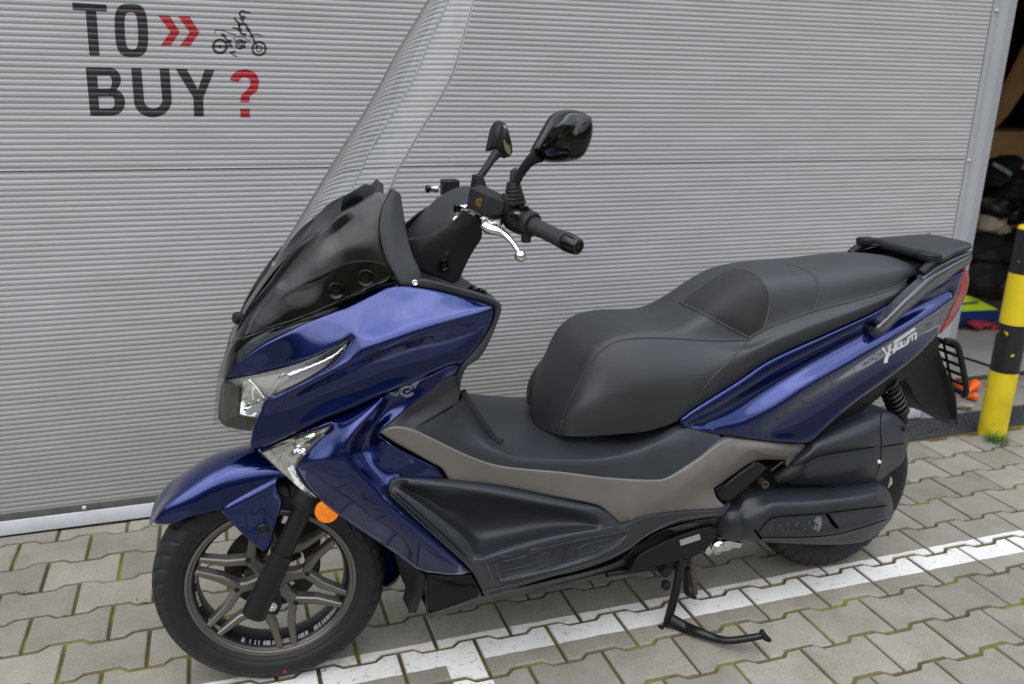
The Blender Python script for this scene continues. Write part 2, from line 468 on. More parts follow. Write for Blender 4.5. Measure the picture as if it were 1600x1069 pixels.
def loft(name, m, rows, nu=40, nv=8, mirror=True, parent=None, solid=0.0, lin=False, closeu=False, angle=None):
    """surface through measured lines, edge first and centre last; mirrored over the middle plane"""
    parent = parent or ROOT
    Rw = []
    for r in rows:
        p = rpath([L3(q)[[0, 2, 1]] for q in r], False, .012)
        d = np.concatenate([[0], np.cumsum(np.linalg.norm(np.diff(p, axis=0), axis=1))])
        u = np.linspace(0, d[-1], nu)
        Rw.append(np.stack([np.interp(u, d, p[:, k]) for k in (0, 2, 1)], 1))
    if mirror:
        last = Rw[-1]; far = [r * np.array([1, -1, 1]) for r in Rw]
        if abs(last[:, 1]).max() < 1e-4: Rw = Rw + far[-2::-1]
        else: Rw = Rw + far[::-1]
    G = []
    n = len(Rw)
    for i in range(n - 1):
        p0, p1, p2, p3 = Rw[max(i - 1, 0)], Rw[i], Rw[i + 1], Rw[min(i + 2, n - 1)]
        for k in range(nv):
            t = k / nv
            if lin: G.append(p1 + (p2 - p1) * t)
            else: G.append(0.5 * (2 * p1 + (p2 - p0) * t + (2 * p0 - 5 * p1 + 4 * p2 - p3) * t * t + (3 * p1 - p0 - 3 * p2 + p3) * t ** 3))
    G.append(Rw[-1])
    bm = bmesh.new(); V = [[bm.verts.new(p) for p in row] for row in G]
    for a, b in zip(V, V[1:]):
        for k in range(nu - 1): bm.faces.new((a[k], a[k + 1], b[k + 1], b[k]))
    bmesh.ops.remove_doubles(bm, verts=bm.verts, dist=1e-5)
    bmesh.ops.recalc_face_normals(bm, faces=bm.faces)
    o = bmobj(name, bm, m, parent, True, angle)
    if solid:
        s = o.modifiers.new('s', 'SOLIDIFY'); s.thickness = solid; s.offset = 0
    return o
def prism(name, m, outline, w0, w1, parent=None, bev=.003, mirror=False, hole=None, grid=30):
    """a plate of real thickness: outline measured at side offset w0, back at w1"""
    B = rpath([(x, y, 0) for x, y in outline], True, 5.0)[:, :2]
    vo, fo = tri2d(B, [], grid)
    P = Sarr(vo, np.full(len(vo), w0)); bm = bmesh.new()
    vs = [bm.verts.new(p) for p in P]
    fs = [bm.faces.new([vs[i] for i in f]) for f in fo]
    for v in [v for v in vs if not v.link_faces]: bm.verts.remove(v)
    g = bmesh.ops.extrude_face_region(bm, geom=list(bm.faces))
    nv_ = [e for e in g['geom'] if isinstance(e, bmesh.types.BMVert)]
    bmesh.ops.translate(bm, vec=(0, w0 - w1, 0), verts=nv_)
    bmesh.ops.recalc_face_normals(bm, faces=bm.faces)
    o = bmobj(name, bm, m, parent or ROOT, True, 30)
    if bev:
        b = o.modifiers.new('b', 'BEVEL'); b.width = bev; b.segments = 2; b.limit_method = 'ANGLE'; b.angle_limit = R(35)
    if mirror: mirror_of(o, parent or ROOT)
    return o
def rod(name, m, pts, r, seg=14, parent=None, sm=True, flat=None, angle=50):
    P = [L3(p) for p in pts]
    rr = r
    if sm and len(P) > 2:
        if not isinstance(r, (int, float)):
            Q = smoothpts([np.append(p, q) for p, q in zip(P, r)], 6); P = [q[:3] for q in Q]; rr = [q[3] for q in Q]
        else: P = smoothpts(P, 6)
    bm = bmesh.new(); tube(bm, P, rr, seg, flat=flat)
    return bmobj(name, bm, m, parent or ROOT, True, angle)
def turned(name, m, c, axis, prof, seg=24, parent=None, angle=35):
    """lathe part: centre c, axis direction, profile (radius, along)"""
    c = Vector(L3(c)) if not isinstance(c, Vector) else c
    q = Vector((0, 1, 0)).rotation_difference(Vector(axis).normalized()).to_matrix().to_4x4()
    Mx = Matrix.Translation(c) @ q
    bm = bmesh.new(); rg = lathe(bm, prof, seg, Mx)
    for e, rev in ((rg[0], False), (rg[-1], True)):
        try: bm.faces.new(e if rev else e[::-1])
        except ValueError: pass
    bmesh.ops.recalc_face_normals(bm, faces=bm.faces)
    return bmobj(name, bm, m, parent or ROOT, True, angle)

# ================================================================== SETTING
YW = 0.9174                    # plane of the garage front
PX, PY, ST = 0.2, 0.14267, 0.0178   # paver pitch and the step of its toothed joint
# ---- bed under the pavers (joint sand, moss) reaching far out
def bed_mat():
    m = mat('joint_sand_and_moss', (.06, .045, .03), .95); t = m.node_tree; p = t.nodes['Principled BSDF']
    c = N(t, 'ShaderNodeTexCoord'); n1 = N(t, 'ShaderNodeTexNoise'); n1.inputs['Scale'].default_value = 5.5; n1.inputs['Detail'].default_value = 6
    t.links.new(c.outputs['Object'], n1.inputs['Vector'])
    r = N(t, 'ShaderNodeValToRGB'); e = r.color_ramp.elements
    e[0].position = .40; e[0].color = (.075, .052, .026, 1); e[1].position = .62; e[1].color = (.17, .165, .012, 1)
    k = e.new(.52); k.color = (.10, .082, .014, 1)
    t.links.new(n1.outputs['Fac'], r.inputs['Fac']); t.links.new(r.outputs['Color'], p.inputs['Base Color'])
    return m
bm = bmesh.new()
vs = [bm.verts.new(v) for v in ((-80, -80, -.0075), (80, -80, -.0075), (80, 80, -.0075), (-80, 80, -.0075))]
bm.faces.new(vs)
g = bmobj('ground', bm, bed_mat(), None, False); g['kind'] = 'structure'
# ---- concrete pavers
def paver_mat():
    m = mat('concrete_paver', (.3, .29, .27), .8); t = m.node_tree; p = t.nodes['Principled BSDF']
    at = N(t, 'ShaderNodeAttribute', attribute_name='tone'); c = N(t, 'ShaderNodeTexCoord')
    n1 = N(t, 'ShaderNodeTexNoise'); n1.inputs['Scale'].default_value = 260; n1.inputs['Detail'].default_value = 3
    n2 = N(t, 'ShaderNodeTexNoise'); n2.inputs['Scale'].default_value = 7; n2.inputs['Detail'].default_value = 8; n2.inputs['Roughness'].default_value = .65
    t.links.new(c.outputs['Object'], n1.inputs['Vector']); t.links.new(c.outputs['Object'], n2.inputs['Vector'])
    base = N(t, 'ShaderNodeMixRGB'); base.inputs['Color1'].default_value = (.198, .184, .152, 1); base.inputs['Color2'].default_value = (.275, .256, .216, 1)
    t.links.new(at.outputs['Fac'], base.inputs['Fac'])
    st = N(t, 'ShaderNodeValToRGB'); st.color_ramp.elements[0].position = .32; st.color_ramp.elements[0].color = (.80, .79, .74, 1)
    st.color_ramp.elements[1].position = .62; st.color_ramp.elements[1].color = (1.08, 1.07, 1.05, 1)
    t.links.new(n2.outputs['Fac'], st.inputs['Fac'])
    mu = N(t, 'ShaderNodeMixRGB', blend_type='MULTIPLY'); mu.inputs['Fac'].default_value = 1
    t.links.new(base.outputs['Color'], mu.inputs['Color1']); t.links.new(st.outputs['Color'], mu.inputs['Color2'])
    gr = N(t, 'ShaderNodeValToRGB'); gr.color_ramp.elements[0].position = .3; gr.color_ramp.elements[0].color = (.78, .78, .78, 1)
    gr.color_ramp.elements[1].position = .7; gr.color_ramp.elements[1].color = (1.15, 1.15, 1.15, 1)
    t.links.new(n1.outputs['Fac'], gr.inputs['Fac'])
    mu2 = N(t, 'ShaderNodeMixRGB', blend_type='MULTIPLY'); mu2.inputs['Fac'].default_value = 1
    t.links.new(mu.outputs['Color'], mu2.inputs['Color1']); t.links.new(gr.outputs['Color'], mu2.inputs['Color2'])
    # green algae film near the wall
    sx = N(t, 'ShaderNodeSeparateXYZ'); t.links.new(c.outputs['Object'], sx.inputs[0])
    # painted bay lines, object coordinates = world coordinates
    def band(sock, lo, hi, soft=.0015):
        a = N(t, 'ShaderNodeMapRange'); a.inputs['From Min'].default_value = lo; a.inputs['From Max'].default_value = lo + soft
        b = N(t, 'ShaderNodeMapRange'); b.inputs['From Min'].default_value = hi; b.inputs['From Max'].default_value = hi - soft
        t.links.new(sock, a.inputs['Value']); t.links.new(sock, b.inputs['Value'])
        q = N(t, 'ShaderNodeMath', operation='MULTIPLY'); t.links.new(a.outputs[0], q.inputs[0]); t.links.new(b.outputs[0], q.inputs[1])
        return q.outputs[0]
    wob = N(t, 'ShaderNodeTexNoise'); wob.inputs['Scale'].default_value = 18; t.links.new(c.outputs['Object'], wob.inputs['Vector'])
    wm = N(t, 'ShaderNodeMapRange'); wm.inputs['To Min'].default_value = -.004; wm.inputs['To Max'].default_value = .004; t.links.new(wob.outputs['Fac'], wm.inputs['Value'])
    ya = N(t, 'ShaderNodeMath', operation='ADD'); t.links.new(sx.outputs['Y'], ya.inputs[0]); t.links.new(wm.outputs[0], ya.inputs[1])
    xa = N(t, 'ShaderNodeMath', operation='ADD'); t.links.new(sx.outputs['X'], xa.inputs[0]); t.links.new(wm.outputs[0], xa.inputs[1])
    l1 = band(ya.outputs[0], -.080, .028); lx = band(xa.outputs[0], .003, .100); ly = band(ya.outputs[0], -3.0, -.07)
    l2 = N(t, 'ShaderNodeMath', operation='MULTIPLY'); t.links.new(lx, l2.inputs[0]); t.links.new(ly, l2.inputs[1])
    lm = N(t, 'ShaderNodeMath', operation='MAXIMUM'); t.links.new(l1, lm.inputs[0]); t.links.new(l2.outputs[0], lm.inputs[1])
    wn = N(t, 'ShaderNodeTexNoise'); wn.inputs['Scale'].default_value = 55; wn.inputs['Detail'].default_value = 7; wn.inputs['Roughness'].default_value = .7
    t.links.new(c.outputs['Object'], wn.inputs['Vector'])
    wr = N(t, 'ShaderNodeMapRange'); wr.inputs['From Min'].default_value = .32; wr.inputs['From Max'].default_value = .43; t.links.new(wn.outputs['Fac'], wr.inputs['Value'])
    up = N(t, 'ShaderNodeNewGeometry'); su = N(t, 'ShaderNodeSeparateXYZ'); t.links.new(up.outputs['Normal'], su.inputs[0])
    ur = N(t, 'ShaderNodeMapRange'); ur.inputs['From Min'].default_value = .5; ur.inputs['From Max'].default_value = .9; t.links.new(su.outputs['Z'], ur.inputs['Value'])
    f1 = N(t, 'ShaderNodeMath', operation='MULTIPLY'); t.links.new(lm.outputs[0], f1.inputs[0]); t.links.new(wr.outputs[0], f1.inputs[1])
    f2 = N(t, 'ShaderNodeMath', operation='MULTIPLY'); t.links.new(f1.outputs[0], f2.inputs[0]); t.links.new(ur.outputs[0], f2.inputs[1])
    pt = N(t, 'ShaderNodeMixRGB'); t.links.new(f2.outputs[0], pt.inputs['Fac']); t.links.new(mu2.outputs['Color'], pt.inputs['Color1'])
    pc = N(t, 'ShaderNodeMixRGB', blend_type='MULTIPLY'); pc.inputs['Fac'].default_value = .5; pc.inputs['Color1'].default_value = (.68, .67, .64, 1); t.links.new(st.outputs['Color'], pc.inputs['Color2'])
    t.links.new(pc.outputs['Color'], pt.inputs['Color2'])
    t.links.new(pt.outputs['Color'], p.inputs['Base Color'])
    bp = N(t, 'ShaderNodeBump'); bp.inputs['Strength'].default_value = .5; bp.inputs['Distance'].default_value = .0012
    t.links.new(n1.outputs['Fac'], bp.inputs['Height']); t.links.new(bp.outputs['Normal'], p.inputs['Normal'])
    return m
def zig(row, x0, x1, gap, side):
    """points of the toothed joint line 'row' between x0 and x1, offset by gap to one side"""
    out = []; sh = 0 if row % 2 == 0 else .5
    k0 = math.floor(x0 / PX) - 1
    for k in range(k0, k0 + int((x1 - x0) / PX) + 4):
        c = (k + sh) * PX                      # centre of a low flat (a joint comes down here from the wall side)
        for dx, hi in ((-.040, 0), (.040, 0), (.060, 1), (.140, 1)):
            out.append((c + dx, -row * PY + (ST / 2 if hi else -ST / 2)))
    out.sort()
    r = [(x, y) for x, y in out if x0 < x < x1]
    def yat(x):
        for (a, ya), (b, yb) in zip(out, out[1:]):
            if a <= x <= b: return ya + (yb - ya) * (x - a) / (b - a)
    r = [(x0, yat(x0))] + r + [(x1, yat(x1))]
    return [(x, y + gap * 1.35 * side) for x, y in r]
def pavers():
    bm = bmesh.new(); tone = []; G = .0045; BV = .003; H = .0
    rnd = random.Random(3)
    def add(poly, tn):
        z = rnd.uniform(-.0012, .0012); tx, ty = rnd.uniform(-.006, .006), rnd.uniform(-.006, .006)
        cx = sum(p[0] for p in poly) / len(poly); cy = sum(p[1] for p in poly) / len(poly)
        def zz(x, y): return z + (x - cx) * tx + (y - cy) * ty
        n = len(poly); ins = []
        for i in range(n):
            a, b, c = Vector(poly[i - 1]), Vector(poly[i]), Vector(poly[(i + 1) % n])
            n1 = Vector((-(b - a).y, (b - a).x)).normalized(); n2 = Vector((-(c - b).y, (c - b).x)).normalized()
            m = (n1 + n2); m = m / max(.35, m.dot(n1)) if m.length > 1e-6 else n1
            ins.append(b + m * BV)
        top = [bm.verts.new((p.x, p.y, zz(p.x, p.y))) for p in ins]
        mid = [bm.verts.new((p[0], p[1], zz(*p) - .0028)) for p in poly]
        low = [bm.verts.new((p[0], p[1], -.02)) for p in poly]
        fs = [bm.faces.new(top)]
        for i in range(n):
            j = (i + 1) % n
            fs.append(bm.faces.new((mid[i], mid[j], top[j], top[i]))); fs.append(bm.faces.new((low[i], low[j], mid[j], mid[i])))
        tone.extend([tn] * len(fs))
    for row in range(-6, 18):                # block row between line 'row-1' (wall side) and line 'row'
        far, near = row - 1, row
        sh = .5 if (row - 1) % 2 == 0 else 0  # joints hang from the high flats of the far line
        for k in range(-14, 30):
            x0 = (k + sh) * PX + G; x1 = x0 + PX - 2 * G
            up = zig(far, x0, x1, G, -1); dn = zig(near, x0, x1, G, 1)
            up = [(x, min(y, YW - .003)) for x, y in up]
            if max(y for _, y in dn) > YW - .02: continue
            if x0 > 2.02 and min(y for _, y in up) > .70:
                if min(y for _, y in dn) > .70: continue
                up = [(x, min(y, .738)) for x, y in up]
            add(dn + up[::-1], rnd.random())
    # strip of slabs between drain and hall floor
    me = bpy.data.meshes.new('paving'); bm.to_mesh(me); bm.free()
    a = me.attributes.new('tone', 'FLOAT', 'FACE'); a.data.foreach_set('value', tone)
    o = link('paving', me, paver_mat(), None, False); o['kind'] = 'structure'
pavers()
# ---- forecourt slabs and hall floor to the right of the drain
conc = mat('floor_concrete', (.23, .22, .20), .75, noise=.12, nscale=4, bump=.3, bscale=160)
slab = mat('threshold_slab', (.20, .19, .165), .8, noise=.2, nscale=9, bump=.4, bscale=200)
bm = bmesh.new()
for i in range(8): box(bm, (2.40 + i * .405, .927, -.03), (2.40 + i * .405 + .398, 1.245, .002), .003)
o = bmobj('threshold_pavement', bm, slab); o['kind'] = 'structure'
bm = bmesh.new(); box(bm, (-2.6, 1.262, -.05), (6.4, 5.2, .022), .008)
o = bmobj('hall_floor', bm, conc); o['kind'] = 'structure'
bm = bmesh.new(); box(bm, (2.40, 1.247, -.02), (6.4, 1.26, .018), .002)
o = bmobj('floor_edge_angle', bm, mat('rusty_edge_steel', (.045, .032, .026), .7, noise=.3, nscale=40)); o['kind'] = 'structure'

# ---- drain grating
bm = bmesh.new(); gx0, gx1, gy0, gy1 = 2.03, 5.4, .744, .915
box(bm, (gx0, gy0, -.004), (gx1, gy0 + .006, .001)); box(bm, (gx0, gy1 - .006, -.004), (gx1, gy1, .001))
for i in range(7):
    y = gy0 + .022 + i * .0212; box(bm, (gx0, y, -.010), (gx1, y + .0035, -.0005))
x = gx0
while x < gx1:
    box(bm, (x, gy0 + .006, -.014), (x + .004, gy1 - .006, -.0025)); x += .026
tag(bmobj('drain_grating', bm, mat('galvanised_grating', (.10, .105, .115), .55, metal=.5, noise=.3, nscale=50), None, False), 'steel mesh drain grating let into the paving along the garage front', 'drain')
bm = bmesh.new(); box(bm, (gx0, gy0 + .001, -.0070), (gx1, gy1 - .001, -.0065))
o = bmobj('drain_channel', bm, mat('black_channel', (.01, .01, .01), .5), None, False); o['kind'] = 'structure'  # near-black sheet close under the grating bars

# ---- garage building
BLD = thing('garage_building', 'grey garage front with ribbed sectional door, painted lettering and open bay at the right', 'building', (0, YW, 0))
def B_(p): return (p[0], p[1] - YW, p[2])
RP = 0.01588; RA = .00098
ZJ = 1.1202
def ribp(z):
    """(z, depth) profile of the ribbed sheet: rounded crests, narrower grooves"""
    ph = ((z - ZJ) / RP) % 1.0
    return RA * (math.cos(2 * math.pi * ph) - .28 * math.cos(4 * math.pi * ph))
def door_mat():
    m = mat('door_sheet_paint', (.40, .405, .415), .42); t = m.node_tree; p = t.nodes['Principled BSDF']
    c = N(t, 'ShaderNodeTexCoord'); mp = N(t, 'ShaderNodeMapping'); mp.inputs['Scale'].default_value = (1.2, 1, 7)
    nz = N(t, 'ShaderNodeTexNoise'); nz.inputs['Scale'].default_value = 3; nz.inputs['Detail'].default_value = 8
    t.links.new(c.outputs['Object'], mp.inputs[0]); t.links.new(mp.outputs[0], nz.inputs['Vector'])
    r = N(t, 'ShaderNodeValToRGB'); r.color_ramp.elements[0].position = .3; r.color_ramp.elements[0].color = (.325, .323, .320, 1)
    r.color_ramp.elements[1].position = .7; r.color_ramp.elements[1].color = (.372, .374, .380, 1)
    t.links.new(nz.outputs['Fac'], r.inputs['Fac'])
    # low on the sheet: grime and weaker light put into the colour, ragged top
    sx = N(t, 'ShaderNodeSeparateXYZ'); t.links.new(c.outputs['Object'], sx.inputs[0])
    gm = N(t, 'ShaderNodeMapRange'); gm.inputs['From Min'].default_value = 1.0; gm.inputs['From Max'].default_value = .05; gm.inputs['To Max'].default_value = .72
    ad = N(t, 'ShaderNodeMath', operation='MULTIPLY_ADD'); ad.inputs[1].default_value = .25; t.links.new(nz.outputs['Fac'], ad.inputs[0]); t.links.new(sx.outputs['Z'], ad.inputs[2])
    t.links.new(ad.outputs[0], gm.inputs['Value'])
    mx = N(t, 'ShaderNodeMixRGB'); mx.inputs['Color2'].default_value = (.20, .195, .165, 1)
    t.links.new(gm.outputs[0], mx.inputs['Fac']); t.links.new(r.outputs['Color'], mx.inputs['Color1']); t.links.new(mx.outputs['Color'], p.inputs['Base Color'])
    return m
DM = door_mat()
def sheet(name, z0, z1, x0, x1, flat0=.012, flat1=.012):
    bm = bmesh.new(); n = 10; zs = [z0, z0 + .0006]
    z = z0 + .0012
    pts = [(z0, -.012), (z0, 0.0005), (z0 + .0015, -.0006)]
    k = z0 + .005
    while k < z1 - .005:
        pts.append((k, ribp(k))); k += RP / n
    pts += [(z1 - .0015, -.0006), (z1, .0005), (z1, -.012)]
    a = [bm.verts.new((x0, -d, z)) for z, d in pts]; b = [bm.verts.new((x1, -d, z)) for z, d in pts]
    for i in range(len(pts) - 1): bm.faces.new((a[i], b[i], b[i + 1], a[i + 1]))
    return bmobj(name, bm, DM, BLD, True, 50)
sheet('door_panel', ZJ + .0014, 1.92, -2.6, 2.405)
sheet('door_panel', .0795, ZJ - .0014, -2.6, 2.405)
bm = bmesh.new(); box(bm, (-2.6, .008, ZJ - .004), (2.405, .011, ZJ + .004))
bmobj('panel_joint_seal', bm, mat('joint_seal', (.09, .09, .08), .7), BLD, False)
bm = bmesh.new(); box(bm, (-2.6, .0, .0535), (2.405, .02, .0795), .002)
bmobj('bottom_seal', bm, mat('rubber_seal', (.085, .083, .072), .65, noise=.2, nscale=20), BLD)
bm = bmesh.new()
box(bm, (-2.6, -.004, .006), (2.40, .02, .0532), .0015)
bmobj('sill_rail', bm, mat('aluminium_sill', (.56, .575, .61), .45, metal=.15, noise=.06, nscale=12), BLD)
def bolt(px, py, r=.0075):
    q = WP(px, py); M_ = Matrix.Translation(Vector(B_(q)) + Vector((0, -.002, 0))) @ Matrix.Rotation(R(180), 4, 'X')
    bm = bmesh.new(); rg = lathe(bm, [(r, -.004), (r, .003), (r * .75, .006), (0.0005, .0065)], 20, M_)
    bmobj('bolt', bm, mat('zinc_bolt', (.55, .55, .54), .35, metal=.6), BLD, True, 60)
bolt(132, 793); bolt(1556, 17, .006); bolt(1513, 251, .006)
# door jamb: seal strip, front leg, bevelled leg
bm = bmesh.new()
pr_ = [(2.405, .02), (2.405, .004), (2.410, .004), (2.411, -.002), (2.432, -.002), (2.433, -.006), (2.436, -.006), (2.438, -.010), (2.474, -.012), (2.478, -.011), (2.5386, .012), (2.5386, .30), (2.50, .30)]
a = [bm.verts.new((x, y, .0)) for x, y in pr_]; b = [bm.verts.new((x, y, 2.2)) for x, y in pr_]
for i in range(len(pr_) - 1): bm.faces.new((a[i], a[i + 1], b[i + 1], b[i]))
bmesh.ops.recalc_face_normals(bm, faces=bm.faces)
bmobj('door_frame', bm, mat('frame_paint', (.33, .34, .36), .4, noise=.04, nscale=5), BLD, False)
# hall shell behind
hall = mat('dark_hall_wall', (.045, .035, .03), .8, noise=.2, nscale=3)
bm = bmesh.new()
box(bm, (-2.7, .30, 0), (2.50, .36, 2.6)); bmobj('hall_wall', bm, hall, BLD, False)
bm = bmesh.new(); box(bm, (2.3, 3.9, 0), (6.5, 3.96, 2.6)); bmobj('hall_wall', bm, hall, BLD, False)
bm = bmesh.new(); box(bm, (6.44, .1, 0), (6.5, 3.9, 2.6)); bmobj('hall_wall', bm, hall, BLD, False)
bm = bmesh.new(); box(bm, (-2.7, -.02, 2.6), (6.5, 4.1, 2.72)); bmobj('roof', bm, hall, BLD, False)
bm = bmesh.new(); box(bm, (-2.7, .0, 1.925), (6.5, .25, 2.6)); bmobj('lintel', bm, mat('lintel_sheet', (.40, .405, .415), .45), BLD, False)
bm = bmesh.new(); box(bm, (4.0, .0, 0), (6.5, .25, 1.925)); bmobj('added_pier', bm, mat('pier_sheet', (.40, .405, .415), .45), BLD, False)  # unseen pier, made this wide to hold daylight out of the bay

# ---- lettering painted on the ribbed sheet
def wallpoly(polys, nm, m):
    bm = bmesh.new()
    for poly in polys:
        vo, fo = tri2d(np.array(poly, float), [], .02)
        vs = [bm.verts.new((x, 0, z)) for x, z in vo]
        for f in fo: bm.faces.new([vs[i] for i in f])
    zs = [v.co.z for v in bm.verts]; k = math.floor((min(zs) - ZJ) / RP) * RP + ZJ + .005 - ZJ
    z = ZJ + .0014 + .005
    n = 10; k = math.ceil((min(zs) - z) / (RP / n))
    zz = z + k * RP / n
    while zz < max(zs):
        bmesh.ops.bisect_plane(bm, geom=list(bm.verts) + list(bm.edges) + list(bm.faces), plane_co=(0, 0, zz), plane_no=(0, 0, 1)); zz += RP / n
    for v in bm.verts: v.co.y = -ribp(v.co.z) - .0006
    bmesh.ops.remove_doubles(bm, verts=bm.verts, dist=1e-5)
    bmesh.ops.recalc_face_normals(bm, faces=bm.faces)
    o = bmobj(nm, bm, m, BLD, True, 50)
    return o
ink = mat('black_lettering_paint', (.022, .018, .020), .45); inkr = mat('red_lettering_paint', (.33, .015, .022), .4)
def wq(px, py): q = WP(px, py); return (q[0], q[2])
# photo-plane to wall-plane: letters measured at the wall
Z9 = lambda pts: [wq(90 + x / 4.5714, y / 4.5714) for x, y in pts]
def arc(cx, cy, rx, ry, a0, a1, n=14): return [(cx + rx * math.cos(R(a0 + (a1 - a0) * i / n)), cy + ry * math.sin(R(a0 + (a1 - a0) * i / n))) for i in range(n + 1)]
wallpoly([Z9([(105, 18), (350, 34), (352, 84), (276, 80), (300, 397), (228, 397), (200, 78), (108, 70)])], 'letter_t', ink)
def ringpoly(out, inn): return out + [out[0]] + [inn[0]] + inn[::-1]
def ring2(out, inn):
    """ring as quads between two equal-length loops"""
    return [[out[i], out[(i + 1) % len(out)], inn[(i + 1) % len(inn)], inn[i]] for i in range(len(out))]
def stadium(cx, cy, rx, ry, tilt, n=40, p=3.2):
    o_ = []
    for i in range(n):
        a = 2 * math.pi * i / n; c_, s_ = math.cos(a), math.sin(a)
        x = rx * abs(c_) ** (2 / p) * (1 if c_ > 0 else -1); y = ry * abs(s_) ** (2 / p) * (1 if s_ > 0 else -1)
        o_.append((cx + x + tilt * y, cy + y))
    return o_
def quads(name, m, qs):
    bm = bmesh.new()
    wallpoly([q for q in qs], name, m)
wallpoly([Z9(q) for q in ring2(stadium(527, 217, 118, 190, .045), stadium(527, 220, 47, 133, .045))], 'letter_o', ink)
wallpoly([Z9(q) for q in ([(200, 482), (280, 482), (300, 828), (235, 828)], [(366, 633), (420, 628), (428, 648), (432, 670), (400, 689), (372, 689)])] +
         [Z9([(280, 482), (370, 484), (374, 542), (283, 542)]), Z9([(286, 632), (380, 632), (384, 690), (290, 690)]), Z9([(293, 775), (385, 775), (388, 828), (296, 828)])] +
         [Z9(q) for q in [[a_, b_, c_, d_] for a_, b_, c_, d_ in zip(arc(370, 570, 82, 88, -90, 75), arc(370, 570, 82, 88, -90, 75)[1:], arc(366, 588, 22, 46, -90, 75)[1:], arc(366, 588, 22, 46, -90, 75))]] +
         [Z9(q) for q in [[a_, b_, c_, d_] for a_, b_, c_, d_ in zip(arc(384, 730, 98, 98, -58, 90), arc(384, 730, 98, 98, -58, 90)[1:], arc(380, 732, 28, 44, -90, 90)[1:], arc(380, 732, 28, 44, -90, 90))]], 'letter_b', ink)
wallpoly([Z9([(525, 487), (597, 487), (618, 715), (545, 715)]), Z9([(727, 489), (797, 489), (816, 715), (748, 715)])] +
         [Z9(q) for q in [[a_, b_, c_, d_] for a_, b_, c_, d_ in zip(arc(680, 713, 136, 126, 180, 0), arc(680, 713, 136, 126, 180, 0)[1:], arc(683, 713, 66, 62, 180, 0)[1:], arc(683, 713, 66, 62, 180, 0))]], 'letter_u', ink)
wallpoly([Z9([(842, 491), (922, 493), (1003, 640), (1050, 497), (1122, 499), (1040, 700), (1044, 832), (975, 832), (970, 700)])], 'letter_y', ink)
wallpoly([Z9([(718, 110), (800, 112), (872, 228), (808, 326), (736, 324), (806, 228)])], 'arrow_mark', inkr)
wallpoly([Z9([(860, 116), (942, 118), (1014, 232), (946, 328), (872, 327), (944, 232)])], 'arrow_mark', inkr)
qo = [(1228, 572)] + arc(1335, 585, 104, 90, 205, 380, 12) + [(1425, 650), (1372, 690), (1368, 732)]
qi = [(1292, 588)] + arc(1335, 592, 42, 40, 200, 370, 12) + [(1365, 630), (1312, 678), (1305, 730)]
wallpoly([Z9([qo[i], qo[i + 1], qi[i + 1], qi[i]]) for i in range(len(qo) - 1)] + [Z9([(1303, 778), (1372, 778), (1374, 840), (1308, 840)])], 'question_mark', inkr)
# small motocross drawing: strokes
def stroke(pts, w):
    out = []
    for (x0, y0), (x1, y1) in zip(pts, pts[1:]):
        d = math.hypot(x1 - x0, y1 - y0) + 1e-6; nx, ny = -(y1 - y0) / d * w / 2, (x1 - x0) / d * w / 2
        ex, ey = (x1 - x0) / d * w * .3, (y1 - y0) / d * w * .3
        out.append([(x0 + nx - ex, y0 + ny - ey), (x1 + nx + ex, y1 + ny + ey), (x1 - nx + ex, y1 - ny + ey), (x0 - nx - ex, y0 - ny - ey)])
    return out
ZB = lambda pts: [wq(320 + x / 10.69, y / 10.69) for x, y in pts]
st_ = []
def circ_(cx, cy, r, a0=0, a1=360, n=18, ry=None): return arc(cx, cy, r, ry or r, a0, a1, n)
for pts, w in [(circ_(252, 775, 112, ry=112), 30), (circ_(252, 775, 20), 12), (circ_(905, 812, 112), 26), (circ_(905, 812, 50), 12), ([(140, 772), (460, 772)], 22), ([(800, 800), (1010, 800)], 12),
               ([(300, 580), (350, 640), (400, 720), (450, 770)], 26), ([(380, 690), (430, 690)], 40), ([(160, 560), (190, 500), (330, 515), (430, 560), (520, 585)], 12), ([(285, 575), (330, 600)], 30),
               (circ_(590, 740, 70, ry=75), 20), (circ_(590, 735, 30), 18), ([(600, 690), (690, 700)], 26), ([(560, 380), (575, 500)], 22), ([(560, 480), (600, 505)], 40), ([(700, 470), (735, 520)], 30), ([(610, 330), (640, 350)], 26), (circ_(648, 480, 70, 60, 300, ry=90), 16), ([(770, 590), (800, 610)], 34), ([(600, 780), (670, 780)], 36), ([(520, 680), (480, 640), (560, 620)], 10),
               ([(730, 480), (760, 540), (790, 610), (830, 690), (880, 790)], 26), ([(810, 570), (880, 572), (960, 600)], 14), ([(690, 430), (740, 500)], 24), ([(500, 300), (520, 350), (600, 400), (700, 415)], 24),
               ([(580, 400), (570, 480), (610, 560), (680, 590)], 30), ([(470, 465), (520, 470), (580, 500)], 20), ([(600, 300), (640, 300), (680, 290)], 24), (circ_(630, 230, 48, 60, 330), 22), ([(640, 190), (750, 215)], 20),
               ([(420, 880), (510, 860)], 22), ([(440, 880), (480, 925), (540, 945)], 14), ([(750, 640), (740, 690), (680, 640), (560, 610)], 10), ([(640, 330), (640, 380)], 16)]:
    st_ += stroke(pts, w * 1.35)
wallpoly([ZB(q) for q in st_], 'motorbike_drawing', mat('drawing_paint', (.045, .042, .045), .45))

